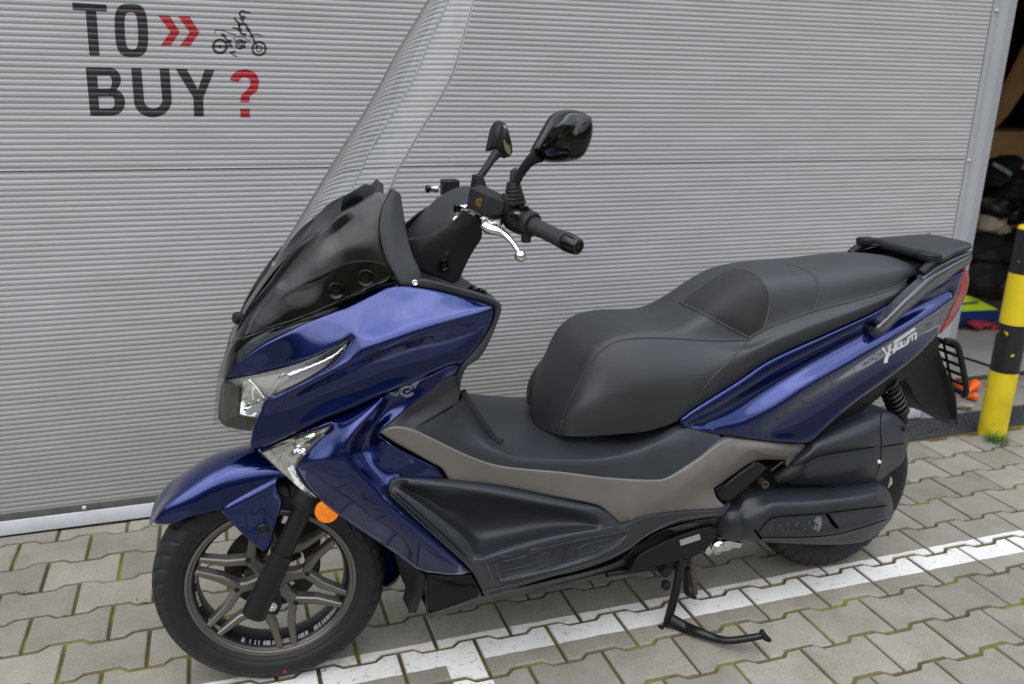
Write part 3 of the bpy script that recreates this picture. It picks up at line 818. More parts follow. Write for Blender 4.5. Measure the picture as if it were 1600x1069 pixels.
# ---- bollard
def boll_mat():
    m = mat('bollard_paint', (.6, .5, .03), .42); t = m.node_tree; p = t.nodes['Principled BSDF']
    c = N(t, 'ShaderNodeTexCoord'); sx = N(t, 'ShaderNodeSeparateXYZ'); t.links.new(c.outputs['Object'], sx.inputs[0])
    nz = N(t, 'ShaderNodeTexNoise'); nz.inputs['Scale'].default_value = 26; nz.inputs['Detail'].default_value = 5
    t.links.new(c.outputs['Object'], nz.inputs['Vector'])
    rp = N(t, 'ShaderNodeValToRGB'); rp.color_ramp.interpolation = 'CONSTANT'; e = rp.color_ramp.elements
    Y = (.64, .49, .012, 1); K = (.012, .012, .015, 1)
    sc = N(t, 'ShaderNodeMath', operation='MULTIPLY'); sc.inputs[1].default_value = 1 / .90
    t.links.new(sx.outputs['Z'], sc.inputs[0]); t.links.new(sc.outputs[0], rp.inputs['Fac'])
    e[0].position = 0; e[0].color = Y; e[1].position = .281 / .9; e[1].color = K
    for pos, col in ((.484 / .9, Y), (.692 / .9, K), (.866 / .9, Y)):
        k = e.new(pos); k.color = col
    ch = N(t, 'ShaderNodeMapRange'); ch.inputs['From Min'].default_value = .69; ch.inputs['From Max'].default_value = .70; t.links.new(nz.outputs['Fac'], ch.inputs['Value'])
    mx = N(t, 'ShaderNodeMixRGB'); mx.inputs['Color2'].default_value = (.58, .44, .01, 1)
    t.links.new(ch.outputs[0], mx.inputs['Fac']); t.links.new(rp.outputs['Color'], mx.inputs['Color1'])
    n2 = N(t, 'ShaderNodeTexNoise'); n2.inputs['Scale'].default_value = 9; n2.inputs['Detail'].default_value = 7; t.links.new(c.outputs['Object'], n2.inputs['Vector'])
    gr = N(t, 'ShaderNodeValToRGB'); gr.color_ramp.elements[0].position = .3; gr.color_ramp.elements[0].color = (.8, .78, .72, 1); gr.color_ramp.elements[1].position = .55; gr.color_ramp.elements[1].color = (1, 1, 1, 1)
    t.links.new(n2.outputs['Fac'], gr.inputs['Fac'])
    mu = N(t, 'ShaderNodeMixRGB', blend_type='MULTIPLY'); mu.inputs['Fac'].default_value = 1; t.links.new(mx.outputs['Color'], mu.inputs['Color1']); t.links.new(gr.outputs['Color'], mu.inputs['Color2'])
    t.links.new(mu.outputs['Color'], p.inputs['Base Color'])
    return m
bm = bmesh.new(); rg = lathe(bm, [(.0545, -.01), (.0545, .86), (.053, .872), (.049, .879), (.042, .882), (.001, .884)], 64, Matrix.Rotation(R(90), 4, 'X'))
bmesh.ops.recalc_face_normals(bm, faces=bm.faces)
bo = bmobj('bollard', bm, boll_mat(), None, True, 60); bo.location = (2.577, .698, 0)
tag(bo, 'steel bollard painted in yellow and black bands standing before the open bay', 'bollard')

# ---- plants
def tuft(name, x, y, n, h, spread, seed, lab, group=None, col=(.07, .16, .02)):
    rnd = random.Random(seed); bm = bmesh.new()
    for i in range(n):
        a = rnd.uniform(0, 6.283); r = spread * rnd.random() ** .7; hh = h * rnd.uniform(.45, 1); lean = rnd.uniform(.2, .9)
        bx, by = r * math.cos(a), r * math.sin(a); w = rnd.uniform(.0012, .0026); ta = a + rnd.uniform(-.8, .8)
        px, py = -math.sin(ta) * w, math.cos(ta) * w; pts = []
        for k in range(4):
            t = k / 3; q = (bx + math.cos(ta) * lean * hh * t * t, by + math.sin(ta) * lean * hh * t * t, hh * t * (1 - .25 * lean * t)); ww = 1 - t * .95
            pts.append((bm.verts.new((q[0] + px * ww, q[1] + py * ww, q[2])), bm.verts.new((q[0] - px * ww, q[1] - py * ww, q[2]))))
        for (p0, p1), (q0, q1) in zip(pts, pts[1:]): bm.faces.new((p0, p1, q1, q0))
    o = bmobj(name, bm, mat('grass_blade', col, .6, noise=.35, nscale=60), None, True); o.location = (x, y, -.004)
    return tag(o, lab, 'plant', group)
gq = GP(1556, 690)
tuft('grass_tuft', gq[0], gq[1], 150, .062, .045, 5, 'small green grass tuft at the foot of the yellow and black bollard')
weeds = []
for k, (px, py, n, lab) in enumerate([(222, 940, 26, 'tiny green weed in the paver joint just left of the front tyre'), (93, 966, 14, 'tiny moss weed in the joint left of centre of the left paving'),
                                 (40, 926, 18, 'tiny weed in the joint under the left end of the door sill'), (1460, 720, 22, 'thin green weed in the joint behind the rear tyre'),
                                 (101, 1015, 8, 'pale seedling in the upright joint near the lower left corner'), (174, 956, 9, 'pale seedling in the short joint above the left paver row')]):
    q = GP(px, py); tuft('joint_weed', q[0], q[1], n, .014, .016, 20 + k, lab, 'weeds growing in the paving joints', (.10, .20, .03))
# ---- brick fragment and orange piece
def lump(name, px, py, sx, sy, sz, m, lab, cat, seed, Y=None):
    q = GP(px, py); bm = bmesh.new(); r = bmesh.ops.create_icosphere(bm, subdivisions=3, radius=1); rnd = random.Random(seed)
    offs = [Vector((rnd.uniform(-1, 1), rnd.uniform(-1, 1), rnd.uniform(-1, 1))).normalized() for _ in range(7)]
    for v in bm.verts:
        c_ = v.co.copy()
        for of in offs:
            d = c_.dot(of)
            if d > .62: c_ -= of * (d - .62)
        v.co = Vector((c_.x * sx, c_.y * sy, c_.z * sz))
    o = bmobj(name, bm, m, None, True, 25); o.location = (q[0], q[1], sz * .6); return tag(o, lab, cat)
lump('stone_fragment', 1506, 640, .055, .035, .022, mat('buff_stone', (.27, .22, .16), .85, noise=.2, nscale=60), 'buff broken stone chip lying on the drain grating', 'stone', 4)
ora = mat('orange_plastic', (.85, .13, .008), .4)
OB = thing('orange_strap_end', 'bright orange plastic piece with two rounded lobes on the ground behind the number plate bracket', 'plastic piece', tuple(GP(1500, 612)))
def Orel(px, py, z): q = GP(px, py, z) - GP(1500, 612); return (q[0], q[1], q[2])
bm = bmesh.new(); tube(bm, [Orel(1470, 578, .012), Orel(1495, 600, .014), Orel(1508, 610, .016)], [.012, .014, .018], 10); bmobj('strap', bm, ora, OB)
bm = bmesh.new(); tube(bm, smoothpts([Orel(1508, 613, .02), Orel(1516, 608, .025), Orel(1522, 602, .03), Orel(1525, 600, .03)], 4), [.014] * 6 + [.022, .024, .026, .027, .026, .022, .012][:7], 12); bmobj('lobe', bm, ora, OB)
bm = bmesh.new(); tube(bm, smoothpts([Orel(1506, 616, .018), Orel(1515, 619, .02), Orel(1522, 620, .02), Orel(1526, 620, .02)], 4), [.012] * 6 + [.018, .021, .022, .023, .021, .018, .010][:7], 12); bmobj('lobe', bm, ora, OB)

# ---- things in the open bay
def bagmesh(bm, c, s, seed, n=3):
    rnd = random.Random(seed); r = bmesh.ops.create_icosphere(bm, subdivisions=n, radius=1)
    ph = [rnd.uniform(0, 6) for _ in range(6)]
    for v in r['verts']:
        x, y, z = v.co; k = 1 + .16 * math.sin(3 * x + ph[0]) * math.sin(4 * z + ph[1]) + .09 * math.sin(9 * x + ph[2]) * math.sin(8 * y + ph[3]) + .05 * math.sin(17 * z + ph[4])
        v.co = Vector((c[0] + s[0] * x * k, c[1] + s[1] * y * k, c[2] + s[2] * z * k))
def pp(px, py, Y): return tuple(WP(px, py, Y))
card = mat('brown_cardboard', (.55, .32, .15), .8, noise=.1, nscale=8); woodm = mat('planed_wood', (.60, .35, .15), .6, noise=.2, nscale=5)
dk = mat('black_fabric', (.006, .006, .007), .7, spec=.3); dk2 = mat('black_engine_metal', (.010, .010, .011), .4, metal=.4, noise=.4, nscale=40)
def slabq(name, pts, depth, m, parent=None):
    bm = bmesh.new(); a = [bm.verts.new(p) for p in pts]; b = [bm.verts.new((p[0], p[1] + depth, p[2])) for p in pts]; n = len(pts)
    bm.faces.new(a); bm.faces.new(b[::-1])
    for i in range(n): bm.faces.new((a[i], b[i], b[(i + 1) % n], a[(i + 1) % n]))
    bmesh.ops.recalc_face_normals(bm, faces=bm.faces); return bmobj(name, bm, m, parent, False)
tag(slabq('leaning_board', [pp(1556, 200, 2.35), pp(1566, 150, 2.35), pp(1600, 82, 2.3), pp(1640, 10, 2.25), pp(1680, 10, 2.25), pp(1600, 143, 2.3), pp(1575, 180, 2.35)], .03, card), 'brown cardboard sheet leaning slantwise at the top of the open bay', 'board')
SH = thing('wooden_shelf', 'brown wooden shelf unit with its back against the dark rear of the bay', 'shelf', pp(1600, 620, 2.9))
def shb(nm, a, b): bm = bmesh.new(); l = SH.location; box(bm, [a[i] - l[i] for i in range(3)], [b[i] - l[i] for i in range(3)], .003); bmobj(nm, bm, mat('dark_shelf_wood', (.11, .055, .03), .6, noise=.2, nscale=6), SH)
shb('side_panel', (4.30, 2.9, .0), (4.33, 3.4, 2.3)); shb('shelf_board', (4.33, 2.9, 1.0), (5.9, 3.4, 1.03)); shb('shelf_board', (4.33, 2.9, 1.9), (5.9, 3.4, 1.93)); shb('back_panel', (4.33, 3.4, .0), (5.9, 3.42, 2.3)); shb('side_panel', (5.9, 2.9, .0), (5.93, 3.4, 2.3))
q = pp(1592, 14, 3.3)
bm = bmesh.new(); box(bm, (4.40, 3.0, 1.935), (5.2, 3.35, 2.25), .006); tag(bmobj('grey_case', bm, mat('grey_case_paint', (.22, .22, .21), .6), None, False), 'grey box on the top board of the shelf in the bay', 'box')
TB = thing('work_table', 'wooden bench top seen behind the jamb with black gear lying on it', 'table', pp(1590, 600, 2.2))
l = TB.location; zt = pp(1560, 246, 2.2)[2]
def tbx(nm, a, b, m): bm = bmesh.new(); box(bm, [a[i] - l[i] for i in range(3)], [b[i] - l[i] for i in range(3)], .004); return bmobj(nm, bm, m, TB)
tbx('table_top', (3.70, 2.2, .90), (5.3, 2.85, .935), woodm)
for xx in (3.74, 5.2):
    for yy in (2.24, 2.77): tbx('leg', (xx, yy, .022), (xx + .05, yy + .05, .90), woodm)
tbx('lower_shelf', (3.74, 2.26, .48), (5.2, 2.8, .50), woodm)
bm = bmesh.new(); box(bm, (3.80, 2.35, .937), (4.6, 2.8, 1.13), .004, Matrix.Rotation(R(4), 3, 'Z')); tag(bmobj('cardboard_box', bm, card, None, False), 'flat brown cardboard box lying on the bench top in the bay', 'box')
def bag(name, spec, m, lab, cat):
    bm = bmesh.new()
    for i, (px, py, Y, sx, sy, sz) in enumerate(spec): bagmesh(bm, pp(px, py, Y), (sx, sy, sz), i * 7 + len(lab))
    return tag(bmobj(name, bm, m, None), lab, cat)
bg_ = bag('backpack', [(1566, 264, 2.12, .12, .1, .085), (1556, 275, 2.1, .09, .08, .06)], dk, 'black backpack with a grey strap at the front edge of the bench', 'bag')
bm = bmesh.new(); q = np.array(pp(1566, 264, 2.12)); bg_2 = [np.array(pp(x, y, 2.0)) for x, y in ((1552, 256), (1563, 262), (1573, 268), (1580, 273))]
tube(bm, smoothpts(bg_2, 4), .012, 8, flat=((0, 1, 0), .4)); bmobj('strap', bm, mat('grey_webbing', (.20, .19, .18), .8), bg_)
bag('black_bag', [(1592, 285, 2.12, .12, .1, .07), (1583, 300, 2.1, .10, .09, .06)], dk, 'slumped black bag at the right of the backpack in the bay', 'bag')
bag('engine_part', [(1556, 318, 2.15, .13, .12, .09), (1580, 325, 2.2, .12, .1, .11)], dk2, 'dark metal engine casing on the lower shelf in the bay', 'engine part')
bag('crumpled_paper', [(1545, 352, 2.05, .075, .07, .05), (1560, 358, 2.07, .07, .06, .035)], mat('beige_paper', (.30, .25, .18), .9, noise=.2, nscale=20), 'crumpled beige packing paper below the engine casing', 'paper')
bm = bmesh.new(); box(bm, (3.86, 2.1, .55), (4.05, 2.3, .70), .004, Matrix.Rotation(R(20), 3, 'Z')); tag(bmobj('small_carton', bm, card, None, False), 'small brown carton standing between the black gear in the bay', 'box')
for i, (px, py, Y, sx, sy, sz) in enumerate([(1540, 392, 2.0, .16, .12, .09), (1575, 388, 2.1, .15, .12, .12), (1530, 430, 1.98, .14, .12, .12), (1565, 440, 2.05, .17, .12, .12)]):
    bag('helmet_bag', [(px, py, Y, sx, sy, sz)], [dk, dk2][i % 2], ['wide black bag uppermost left under the crumpled paper', 'black gear bag uppermost right under the small carton', 'black bag resting low behind the neon case at the left', 'black bag resting low beside the bollard top'][i], 'bag')
CS = thing('tool_case', 'low case with neon yellow lid and dark blue body on a trolley in the bay', 'case', pp(1504, 505, 1.95))
l = CS.location
def csb(nm, pts, m, th): bm = bmesh.new(); bmesh.ops.create_cube(bm, size=.0001); bm.clear(); o = slabq(nm, [tuple(np.array(p) - np.array(l)) for p in pts], th, m, CS); return o
csb('case_body', [pp(1490, 506, 1.95), pp(1490, 487, 1.95), pp(1562, 484, 1.95), pp(1562, 503, 1.95)], mat('blue_case_plastic', (.012, .03, .14), .4), .35)
neon = mat('neon_yellow_plastic', (.52, .78, .02), .45)
csb('case_lid', [pp(1490, 487, 1.95), pp(1492, 463, 1.95), pp(1518, 463, 1.95), pp(1560, 484, 1.95)], neon, .34)
csb('lid_band', [pp(1500, 477, 1.944), pp(1502, 473.5, 1.944), pp(1530, 470.5, 1.944), pp(1528, 474, 1.944)], mat('grey_band', (.12, .13, .13), .5), .006)
TR = thing('trolley', 'low black wheeled trolley frame carrying the blue and yellow case', 'trolley', pp(1504, 512, 1.95)); l = TR.location
def tr(p): return tuple(np.array(p) - np.array(l))
bm = bmesh.new(); tube(bm, [tr(pp(1495, 508, 1.93)), tr(pp(1565, 508, 1.93))], .014, 8); tube(bm, [tr(pp(1495, 508, 2.3)), tr(pp(1575, 506, 2.3))], .014, 8); tube(bm, [tr(pp(1497, 508, 1.93)), tr(pp(1497, 508, 2.3))], .012, 8); bmobj('trolley_frame', bm, dk, TR)
for px in (1505, 1560):
    q = tr(pp(px, 521, 1.93)); bm = bmesh.new(); lathe(bm, [(.004, -.012), (.034, -.012), (.038, -.006), (.038, .006), (.034, .012), (.004, .012)], 20, Matrix.Translation(q)); bmobj('castor_wheel', bm, mat('castor_grey', (.06, .06, .065), .5), TR, True, 40)
bag('red_cloth', [(1524, 507, 1.90, .045, .05, .022), (1549, 514, 1.90, .04, .05, .03), (1537, 506, 1.90, .05, .05, .016)], mat('red_fabric', (.30, .02, .04), .8), 'dark red cloth hanging over the trolley frame below the case', 'cloth')
bm = bmesh.new(); tube(bm, smoothpts([GP(1440, 545, .03), GP(1497, 557, .028), GP(1520, 563, .028), GP(1548, 572, .028), GP(1600, 585, .03)], 5), .006, 8)
tag(bmobj('black_cable', bm, dk, None), 'thin black cable running straight across the hall floor to the bollard', 'cable')

# ================================================================== SCOOTER
ROOT = thing('maxi_scooter', 'dark blue maxi scooter with tall clear windscreen and black seat standing on its centre stand', 'scooter', tuple(OO), PS)
def q(x0, y0, s, pts):
    return [(x0 + p[0] / s, y0 + p[1] / s, *p[2:]) for p in pts]
# ---- inner body, dark
prism('inner_frame', M['black'], [(455, 660), (600, 480), (650, 462), (740, 490), (730, 545), (690, 600), (700, 665), (850, 712), (1100, 665), (1230, 690), (1190, 720), (1130, 785), (1060, 815), (900, 870), (750, 905), (680, 925), (640, 880), (570, 815), (500, 745)], .10, -.10, bev=0)
prism('inner_frame', M['black'], [(1050, 690), (1180, 560), (1400, 470), (1470, 455), (1465, 505), (1400, 570), (1260, 670), (1120, 700)], .075, -.075, bev=0)

# ---- blue front cowl
cowl = relief('front_cowl', M['blue'], [
    (352, 592, .065), (366.5, 572, .080), (388, 554, .095), (412.7, 536.7, .105), (451.6, 517, .12), (476, 505, .125), (515, 489, .135), (549, 476, .145), (588, 456.5, .155), (605, 449, .16), (625, 446, .165),
    (655, 448, .172), (689, 454, .187), (728, 464, .21), (758, 472, .23), (773, 478, .245), (770.6, 500, .245), (757, 527, .24), (740, 550, .235), (722, 568, .228),
    (706, 570, .222), (672, 584, .213), (640, 599, .206), (606, 613, .200), (597, 616, .198), (550, 637, .187), (512, 652, .177), (463, 675, .160), (430, 690, .150), (394, 703, .139),
    (391, 697, .14), (395, 675, .137), (404, 650, .137), (414, 625, .14), (440, 613, .152), (476, 595, .165), (510, 574, .175), (532, 554, .18), (550, 527, .184),
    (546, 529, .182), (512, 547, .165), (466, 566, .14), (410, 581, .105)],
    feats=[[(556, 524, .190), (616, 504, .208), (665, 493, .221), (720, 484, .235), (768, 479, .247)],
           [(425, 623, .152), (480, 596, .176), (520, 577, .194), (553, 561, .206), (616, 537, .227), (682, 510, .240), (742, 491, .248), (768, 484, .249)],
           [(428, 640, .143), (480, 614, .161), (553, 580.5, .185), (616, 553, .203), (690, 532, .221), (750, 516, .236)]],
    pts=[(640, 470, .192), (700, 475, .22), (560, 490, .155), (470, 540, .135), (640, 580, .222), (560, 610, .208), (480, 645, .182), (700, 550, .236)],
    roll=(5, .006), thick=.012, grid=4, mirror=True)
# ---- leg-shield side panel
side = relief('leg_shield_side', M['blue'], [
    (404, 705.5, .120), (440, 690, .134), (463, 679, .144), (500, 662, .158), (550, 640, .172), (597, 618, .184), (640, 600, .190), (672, 585, .198), (706, 571, .208), (722, 570, .214),
    (714, 584, .208), (699, 593, .205), (674.5, 612, .203), (636, 642, .200), (594, 674, .198), (592, 680, .198), (623, 701, .205), (660, 719, .210), (684, 732, .213), (696, 749.5, .215),
    (660, 751, .214), (625.6, 748, .212), (613, 752, .211), (607, 761.6, .212), (608.6, 775, .213), (657, 820, .223), (700, 858, .230), (736, 894, .234),
    (716, 898.5, .222), (681.6, 896, .207), (655, 890.5, .196), (633, 876, .188), (596.5, 851.5, .178), (550, 820, .166), (528, 805, .16), (499, 781, .152), (477, 757, .150), (462, 734, .152),
    (464, 724, .155), (489, 696, .168), (519, 667, .172), (516, 664.5, .171), (470, 679, .152)],
    feats=[[(466, 731, .160), (490, 720, .190), (526, 712.5, .214), (537, 703, .220)],
           [(597, 622, .196), (577, 650, .208), (555, 680, .216), (540, 701, .221), (556, 728, .226), (613, 786, .236), (660, 827, .240), (722, 884, .242)],
           [(612, 622, .180), (590, 655, .178), (568, 690, .174), (562, 706, .178), (574, 726, .190), (604, 756, .209)],
           [(600, 690, .190), (592, 716, .192), (622, 743, .206)]],
    pts=[(560, 770, .200), (620, 835, .205), (500, 745, .176), (660, 870, .212)],
    roll=(4, .005), thick=.012, grid=4, mirror=True)
# winged emblem decal
def Q1(pts): return q(480, 420, 4.1125, [(a, b, 0) for a, b in pts])
def earc(cx, cy, rx, ry, a0, a1, n=14): return [(cx + rx * math.cos(R(a0 + (a1 - a0) * i / n)), cy + ry * math.sin(R(a0 + (a1 - a0) * i / n))) for i in range(n + 1)]
_o, _i = earc(640, 786, 50, 40, 20, 330), earc(640, 788, 30, 22, 20, 330)
patch('winged_emblem', M['decal'], side, [Q1([(510, 792), (570, 797), (592, 790), (580, 822), (548, 812)])] + [Q1([_o[k], _o[k + 1], _i[k + 1], _i[k]]) for k in range(len(_o) - 1)] + [Q1([(655, 738), (700, 708), (790, 667), (742, 706), (712, 738), (694, 772), (676, 752)]), Q1([(628, 790), (655, 778), (660, 788), (636, 800)])], .0010, grid=2.5)
# ---- gloss-black nose and screen base
loft('nose_panel', M['gloss'], [
    [(350, 595, .062), (366, 572, .075), (388, 553, .090), (412, 536, .100), (451, 516.5, .115), (515, 488.5, .130), (588, 456, .150), (625, 445.5, .160)],
    [(348, 592, .045), (360, 566, .058), (382, 540, .072), (410, 523, .082), (455, 505, .103), (520, 478, .118), (592, 450, .138), (624, 440, .150)],
    [(346, 592, .02), (356, 556, .03), (372, 531, .06), (398, 519, .07), (460, 500, .09), (520, 474, .11), (590, 446, .13), (620, 438, .14)],
    [(344, 596, 0), (352, 560, 0), (363, 532, 0), (380, 512, 0), (420, 490, 0), (480, 465, 0), (540, 440, 0), (580, 425, 0)]], nu=50, nv=5)
# ---- inner screen cowl (black, under the windscreen)
ic = relief('screen_inner_cowl', M['cowlin'], [
    (366, 527, .025), (374, 505, .03), (392, 474, .04), (420, 440, .05), (446, 404, .055), (472, 378, .065), (511, 354, .08), (532, 335, .085), (562, 318, .078), (590, 300, .075), (604, 304, .080), (596, 325, .094), (590, 352, .112), (596, 395, .130), (616, 430, .14), (600, 441, .137), (540, 465, .118), (471, 496, .10), (410, 515, .07)],
    feats=[[(440, 440, .058), (500, 385, .082), (560, 335, .090)], [(420, 490, .062), (480, 430, .085), (540, 385, .105), (588, 370, .12)]],
    roll=(4, .004), thick=.008, grid=6, mirror=True)
loft('screen_inner_cowl', M['cowlin'], [[(370, 520, .03), (392, 474, .04), (446, 404, .055), (511, 354, .08), (556, 320, .075)], [(366, 522, 0), (390, 478, 0), (444, 407, 0), (500, 362, 0), (534, 332, 0)]], nu=20, nv=3)
relief('screen_inner_cowl', mat('deep_black_gloss', (.0012, .0012, .0014), .12, spec=.3), [(368, 526, .031), (384, 508, .045), (410, 486, .062), (450, 457, .085), (500, 430, .112), (545, 410, .127), (580, 407, .133), (600, 412, .138), (612, 430, .145), (598, 440, .142), (540, 464, .124), (471, 495, .105), (410, 514, .076)], roll=(2, .003), thick=.01, grid=6, mirror=True)
for x, y, w in ((525, 455, .132), (571, 434.5, .146)):
    c_ = (x, y, w)
    turned('mounting_bolt', M['gloss'], c_, (-.25, -1, .1), [(.0005, .006), (.006, .006), (.007, .0), (.013, -.001), (.0165, .002), (.018, -.004), (.018, -.03)][::-1] if 0 else [(.018, -.03), (.018, -.002), (.0155, .003), (.011, .0), (.008, .0), (.007, .006), (.0005, .006)], 24)
turned('knob', M['black'], (373, 497, .0), (-.75, -.35, .2), [(.006, -.03), (.012, -.012), (.0135, -.004), (.0135, .004), (.011, .010), (.0005, .012)], 24)
# ---- windscreen
EDGE = [(366, 533, .035), (388, 522, .068), (471, 497, .115), (540, 469, .138), (601, 442, .158), (616, 431, .163), (597, 390, .160), (592, 350, .159), (599, 320, .160), (611.3, 295.7, .160), (623.8, 264, .158), (634.5, 247, .158), (652.4, 215, .156), (687, 157.5, .151), (708.5, 114.5, .146), (724.7, 59, .130), (740.8, 0, .100), (748, -35, .08)]
MID = [(361, 534, 0), (368, 515, 0), (386, 476, 0), (426, 417, 0), (450, 375, 0), (465, 350, 0), (487, 314, 0), (509, 278, 0), (527, 249, 0), (545, 220, 0), (583, 157.5, 0), (626, 77, 0), (648, 40, 0), (671, 0, 0), (690, -35, 0)]
def resamp(pts, n):
    p = rpath([L3(q_)[[0, 2, 1]] for q_ in pts], False, .012); d = np.concatenate([[0], np.cumsum(np.linalg.norm(np.diff(p, axis=0), axis=1))]); u = np.linspace(0, d[-1], n)
    return np.stack([np.interp(u, d, p[:, k]) for k in (0, 2, 1)], 1)
def screen():
    n, m = 90, 36; e = resamp(EDGE, n); c0 = resamp(MID, n); bm = bmesh.new(); V = []; pm = R(62)
    for i in range(n):
        row = []
        for j in range(-m, m + 1):
            ph = pm * j / m; f = (1 - math.cos(ph)) / (1 - math.cos(pm)); p = c0[i] + (e[i] - c0[i]) * f; p[1] = e[i][1] * math.sin(ph) / math.sin(pm)
            row.append(bm.verts.new(p))
        V.append(row)
    for a, b in zip(V, V[1:]):
        for k in range(2 * m): bm.faces.new((a[k], a[k + 1], b[k + 1], b[k]))
    bm.normal_update()
    if sum(f.normal.x for f in bm.faces) > 0: bmesh.ops.reverse_faces(bm, faces=bm.faces)
    o = bmobj('windscreen', bm, M['glass'], ROOT, True, None); s = o.modifiers.new('s', 'SOLIDIFY'); s.thickness = .0032; s.offset = 0; return o
scr = screen()
P1r = [L3(p) for p in EDGE]
bm = bmesh.new()
tube(bm, smoothpts(P1r[9:], 5), .0015, 6); tube(bm, smoothpts([p * np.array([1, -1, 1]) for p in P1r[9:]], 5), .0015, 6)
bmobj('screen_edge', bm, mat('ground_acrylic_edge', (.36, .37, .375), .25, trans=.0), scr)
for pts in ([(424, 407, .03), (430, 408, .032), (427, 417, .03), (421, 415, .028)], ):
    pass
rod('sticker', M['white'], [(429, 409, .035), (426, 416, .035)], .0035, 6, flat=((0, 1, 0), .2))
# ---- wind deflector wings beside the screen
wing = relief('wind_deflector', M['grey'], [(614, 294, .088), (626, 304, .090), (631, 335, .105), (636, 366, .120), (645, 398, .140), (656, 422, .155), (660, 437, .160), (644, 446, .164), (626, 446, .162), (615, 428, .155), (600, 397, .138), (593, 360, .120), (596, 323, .098)],
    feats=[[(618, 300, .093), (612, 350, .118), (618, 400, .144), (634, 440, .163)]], roll=(3, .003), thick=.006, grid=5, mirror=True)
turned('screw', M['steel'], (648.5, 442, .168), (-.2, -1, .3), [(.006, -.004), (.006, .002), (.0045, .003), (.003, .002), (.0005, .001)], 16)
# ---- leg-shield trim edge and inner face
relief('leg_shield_trim', M['grey'], [(640, 441, .166), (660, 436, .172), (689, 442.5, .188), (730.5, 453, .21), (760, 462.5, .232), (776.7, 469, .246), (783.5, 476.5, .252), (782.7, 488, .252), (767, 529, .246), (750, 558.6, .238), (730.5, 573, .232), (722, 588, .224), (719.5, 606, .215), (715, 603, .212), (714, 588, .215), (722, 569, .225), (740, 549, .232), (757, 526, .237), (770.6, 499, .242), (773.5, 479, .242), (757, 472.5, .228), (728, 464.5, .208), (689, 454.5, .185), (655, 448.5, .171), (640, 447, .165)],
    roll=(3, .004), thick=.014, grid=3.5, mirror=True)
loft('leg_shield_inner', M['grey'], [
    [(660, 437, .165), (689, 443, .182), (730, 454, .205), (772, 468, .238), (780, 480, .243), (765, 529, .237), (748, 558, .229), (729, 573, .222), (719, 600, .208)],
    [(690, 440, .06, .10), (715, 450, .08, .10), (750, 458, .12, .12), (782, 470, .18, .13), (786, 482, .20, .14), (765, 529, .19, .14), (750, 558, .19, .14), (735, 575, .18, .13), (724, 604, .18, .12)],
    [(650, 430, .02, 0), (690, 440, .03, 0), (730, 450, .06, 0), (765, 462, .13, 0), (775, 480, .18, 0), (755, 529, .18, 0), (740, 558, .18, 0), (725, 575, .18, 0), (718, 606, .17, 0)]], nu=40, nv=5)
for dx, dy, r in ((738, 452, .008), (748, 455, .0065), (755, 458, .006)):
    turned('switch_knob', M['gloss'], (dx, dy, .13), (.3, -.8, .5), [(r, -.02), (r, .006), (r * .7, .010), (.0005, .011)], 14)
# grey panel between blue and floor
relief('leg_shield_lower_inner', M['grey'], [(594, 673, .196), (636, 641, .199), (674, 611, .202), (699, 592, .204), (716, 586, .207), (719.5, 606, .206), (716, 629, .200), (713, 631, .200), (690, 645, .200), (660, 663, .203), (648, 671, .206), (630, 671, .206), (610, 667, .203), (596, 674, .198)],
    feats=[[(640, 650, .192), (690, 622, .194), (712, 605, .198)]], roll=(2, .002), thick=.01, grid=5, mirror=True)
# ---- floor and tunnel
loft('floor_board', M['rub'], [
    [(644, 672, .206), (662, 680, .211), (700, 698, .216), (735, 714, .219), (769, 726, .222), (803, 732, .222), (880, 739, .222), (950, 747.5, .220), (1025, 751, .215), (1044, 747, .212), (1090, 718, .200), (1133, 688, .180)],
    [(680, 652, .204), (692, 664, .208), (722, 684, .212), (748, 698, .216), (775, 709, .218), (806, 718, .218), (880, 723, .217), (945, 723, .213), (1000, 714, .205), (1030, 702, .196), (1070, 686, .184), (1110, 670, .165)],
    [(713.5, 631, .198), (720, 645, .196), (740, 671, .197), (757, 688, .200), (778, 701, .203), (806, 711, .204), (878, 715, .203), (930, 713, .198), (975, 705, .19), (1022, 688, .176), (1052, 672, .165), (1085, 652, .150)],
    [(720, 612, .16), (738, 640, .15), (752, 664, .14), (763, 681, .135), (784, 691, .125), (810, 690, .12), (870, 690, .12), (920, 690, .12), (970, 690, .12), (1010, 680, .12), (1040, 660, .11), (1075, 640, .10)],
    [(700, 600, .10, 0), (716, 634, .09, 0), (728, 655, .07, 0), (742, 668, .05, 0), (764, 672, .03, 0), (800, 668, .0), (850, 662, .0), (900, 662, .0), (940, 660, .0), (980, 640, .0), (1010, 620, .0), (1040, 600, .0)]],
    nu=70, nv=7)
# ridge running down the inner leg shield
rod('shield_ridge', M['grey'], [(723, 612, .165), (738, 640, .16), (752, 662, .15), (765, 680, .14), (777, 690, .138), (785, 687, .13)], [.008, .010, .012, .012, .010, .004], 10)

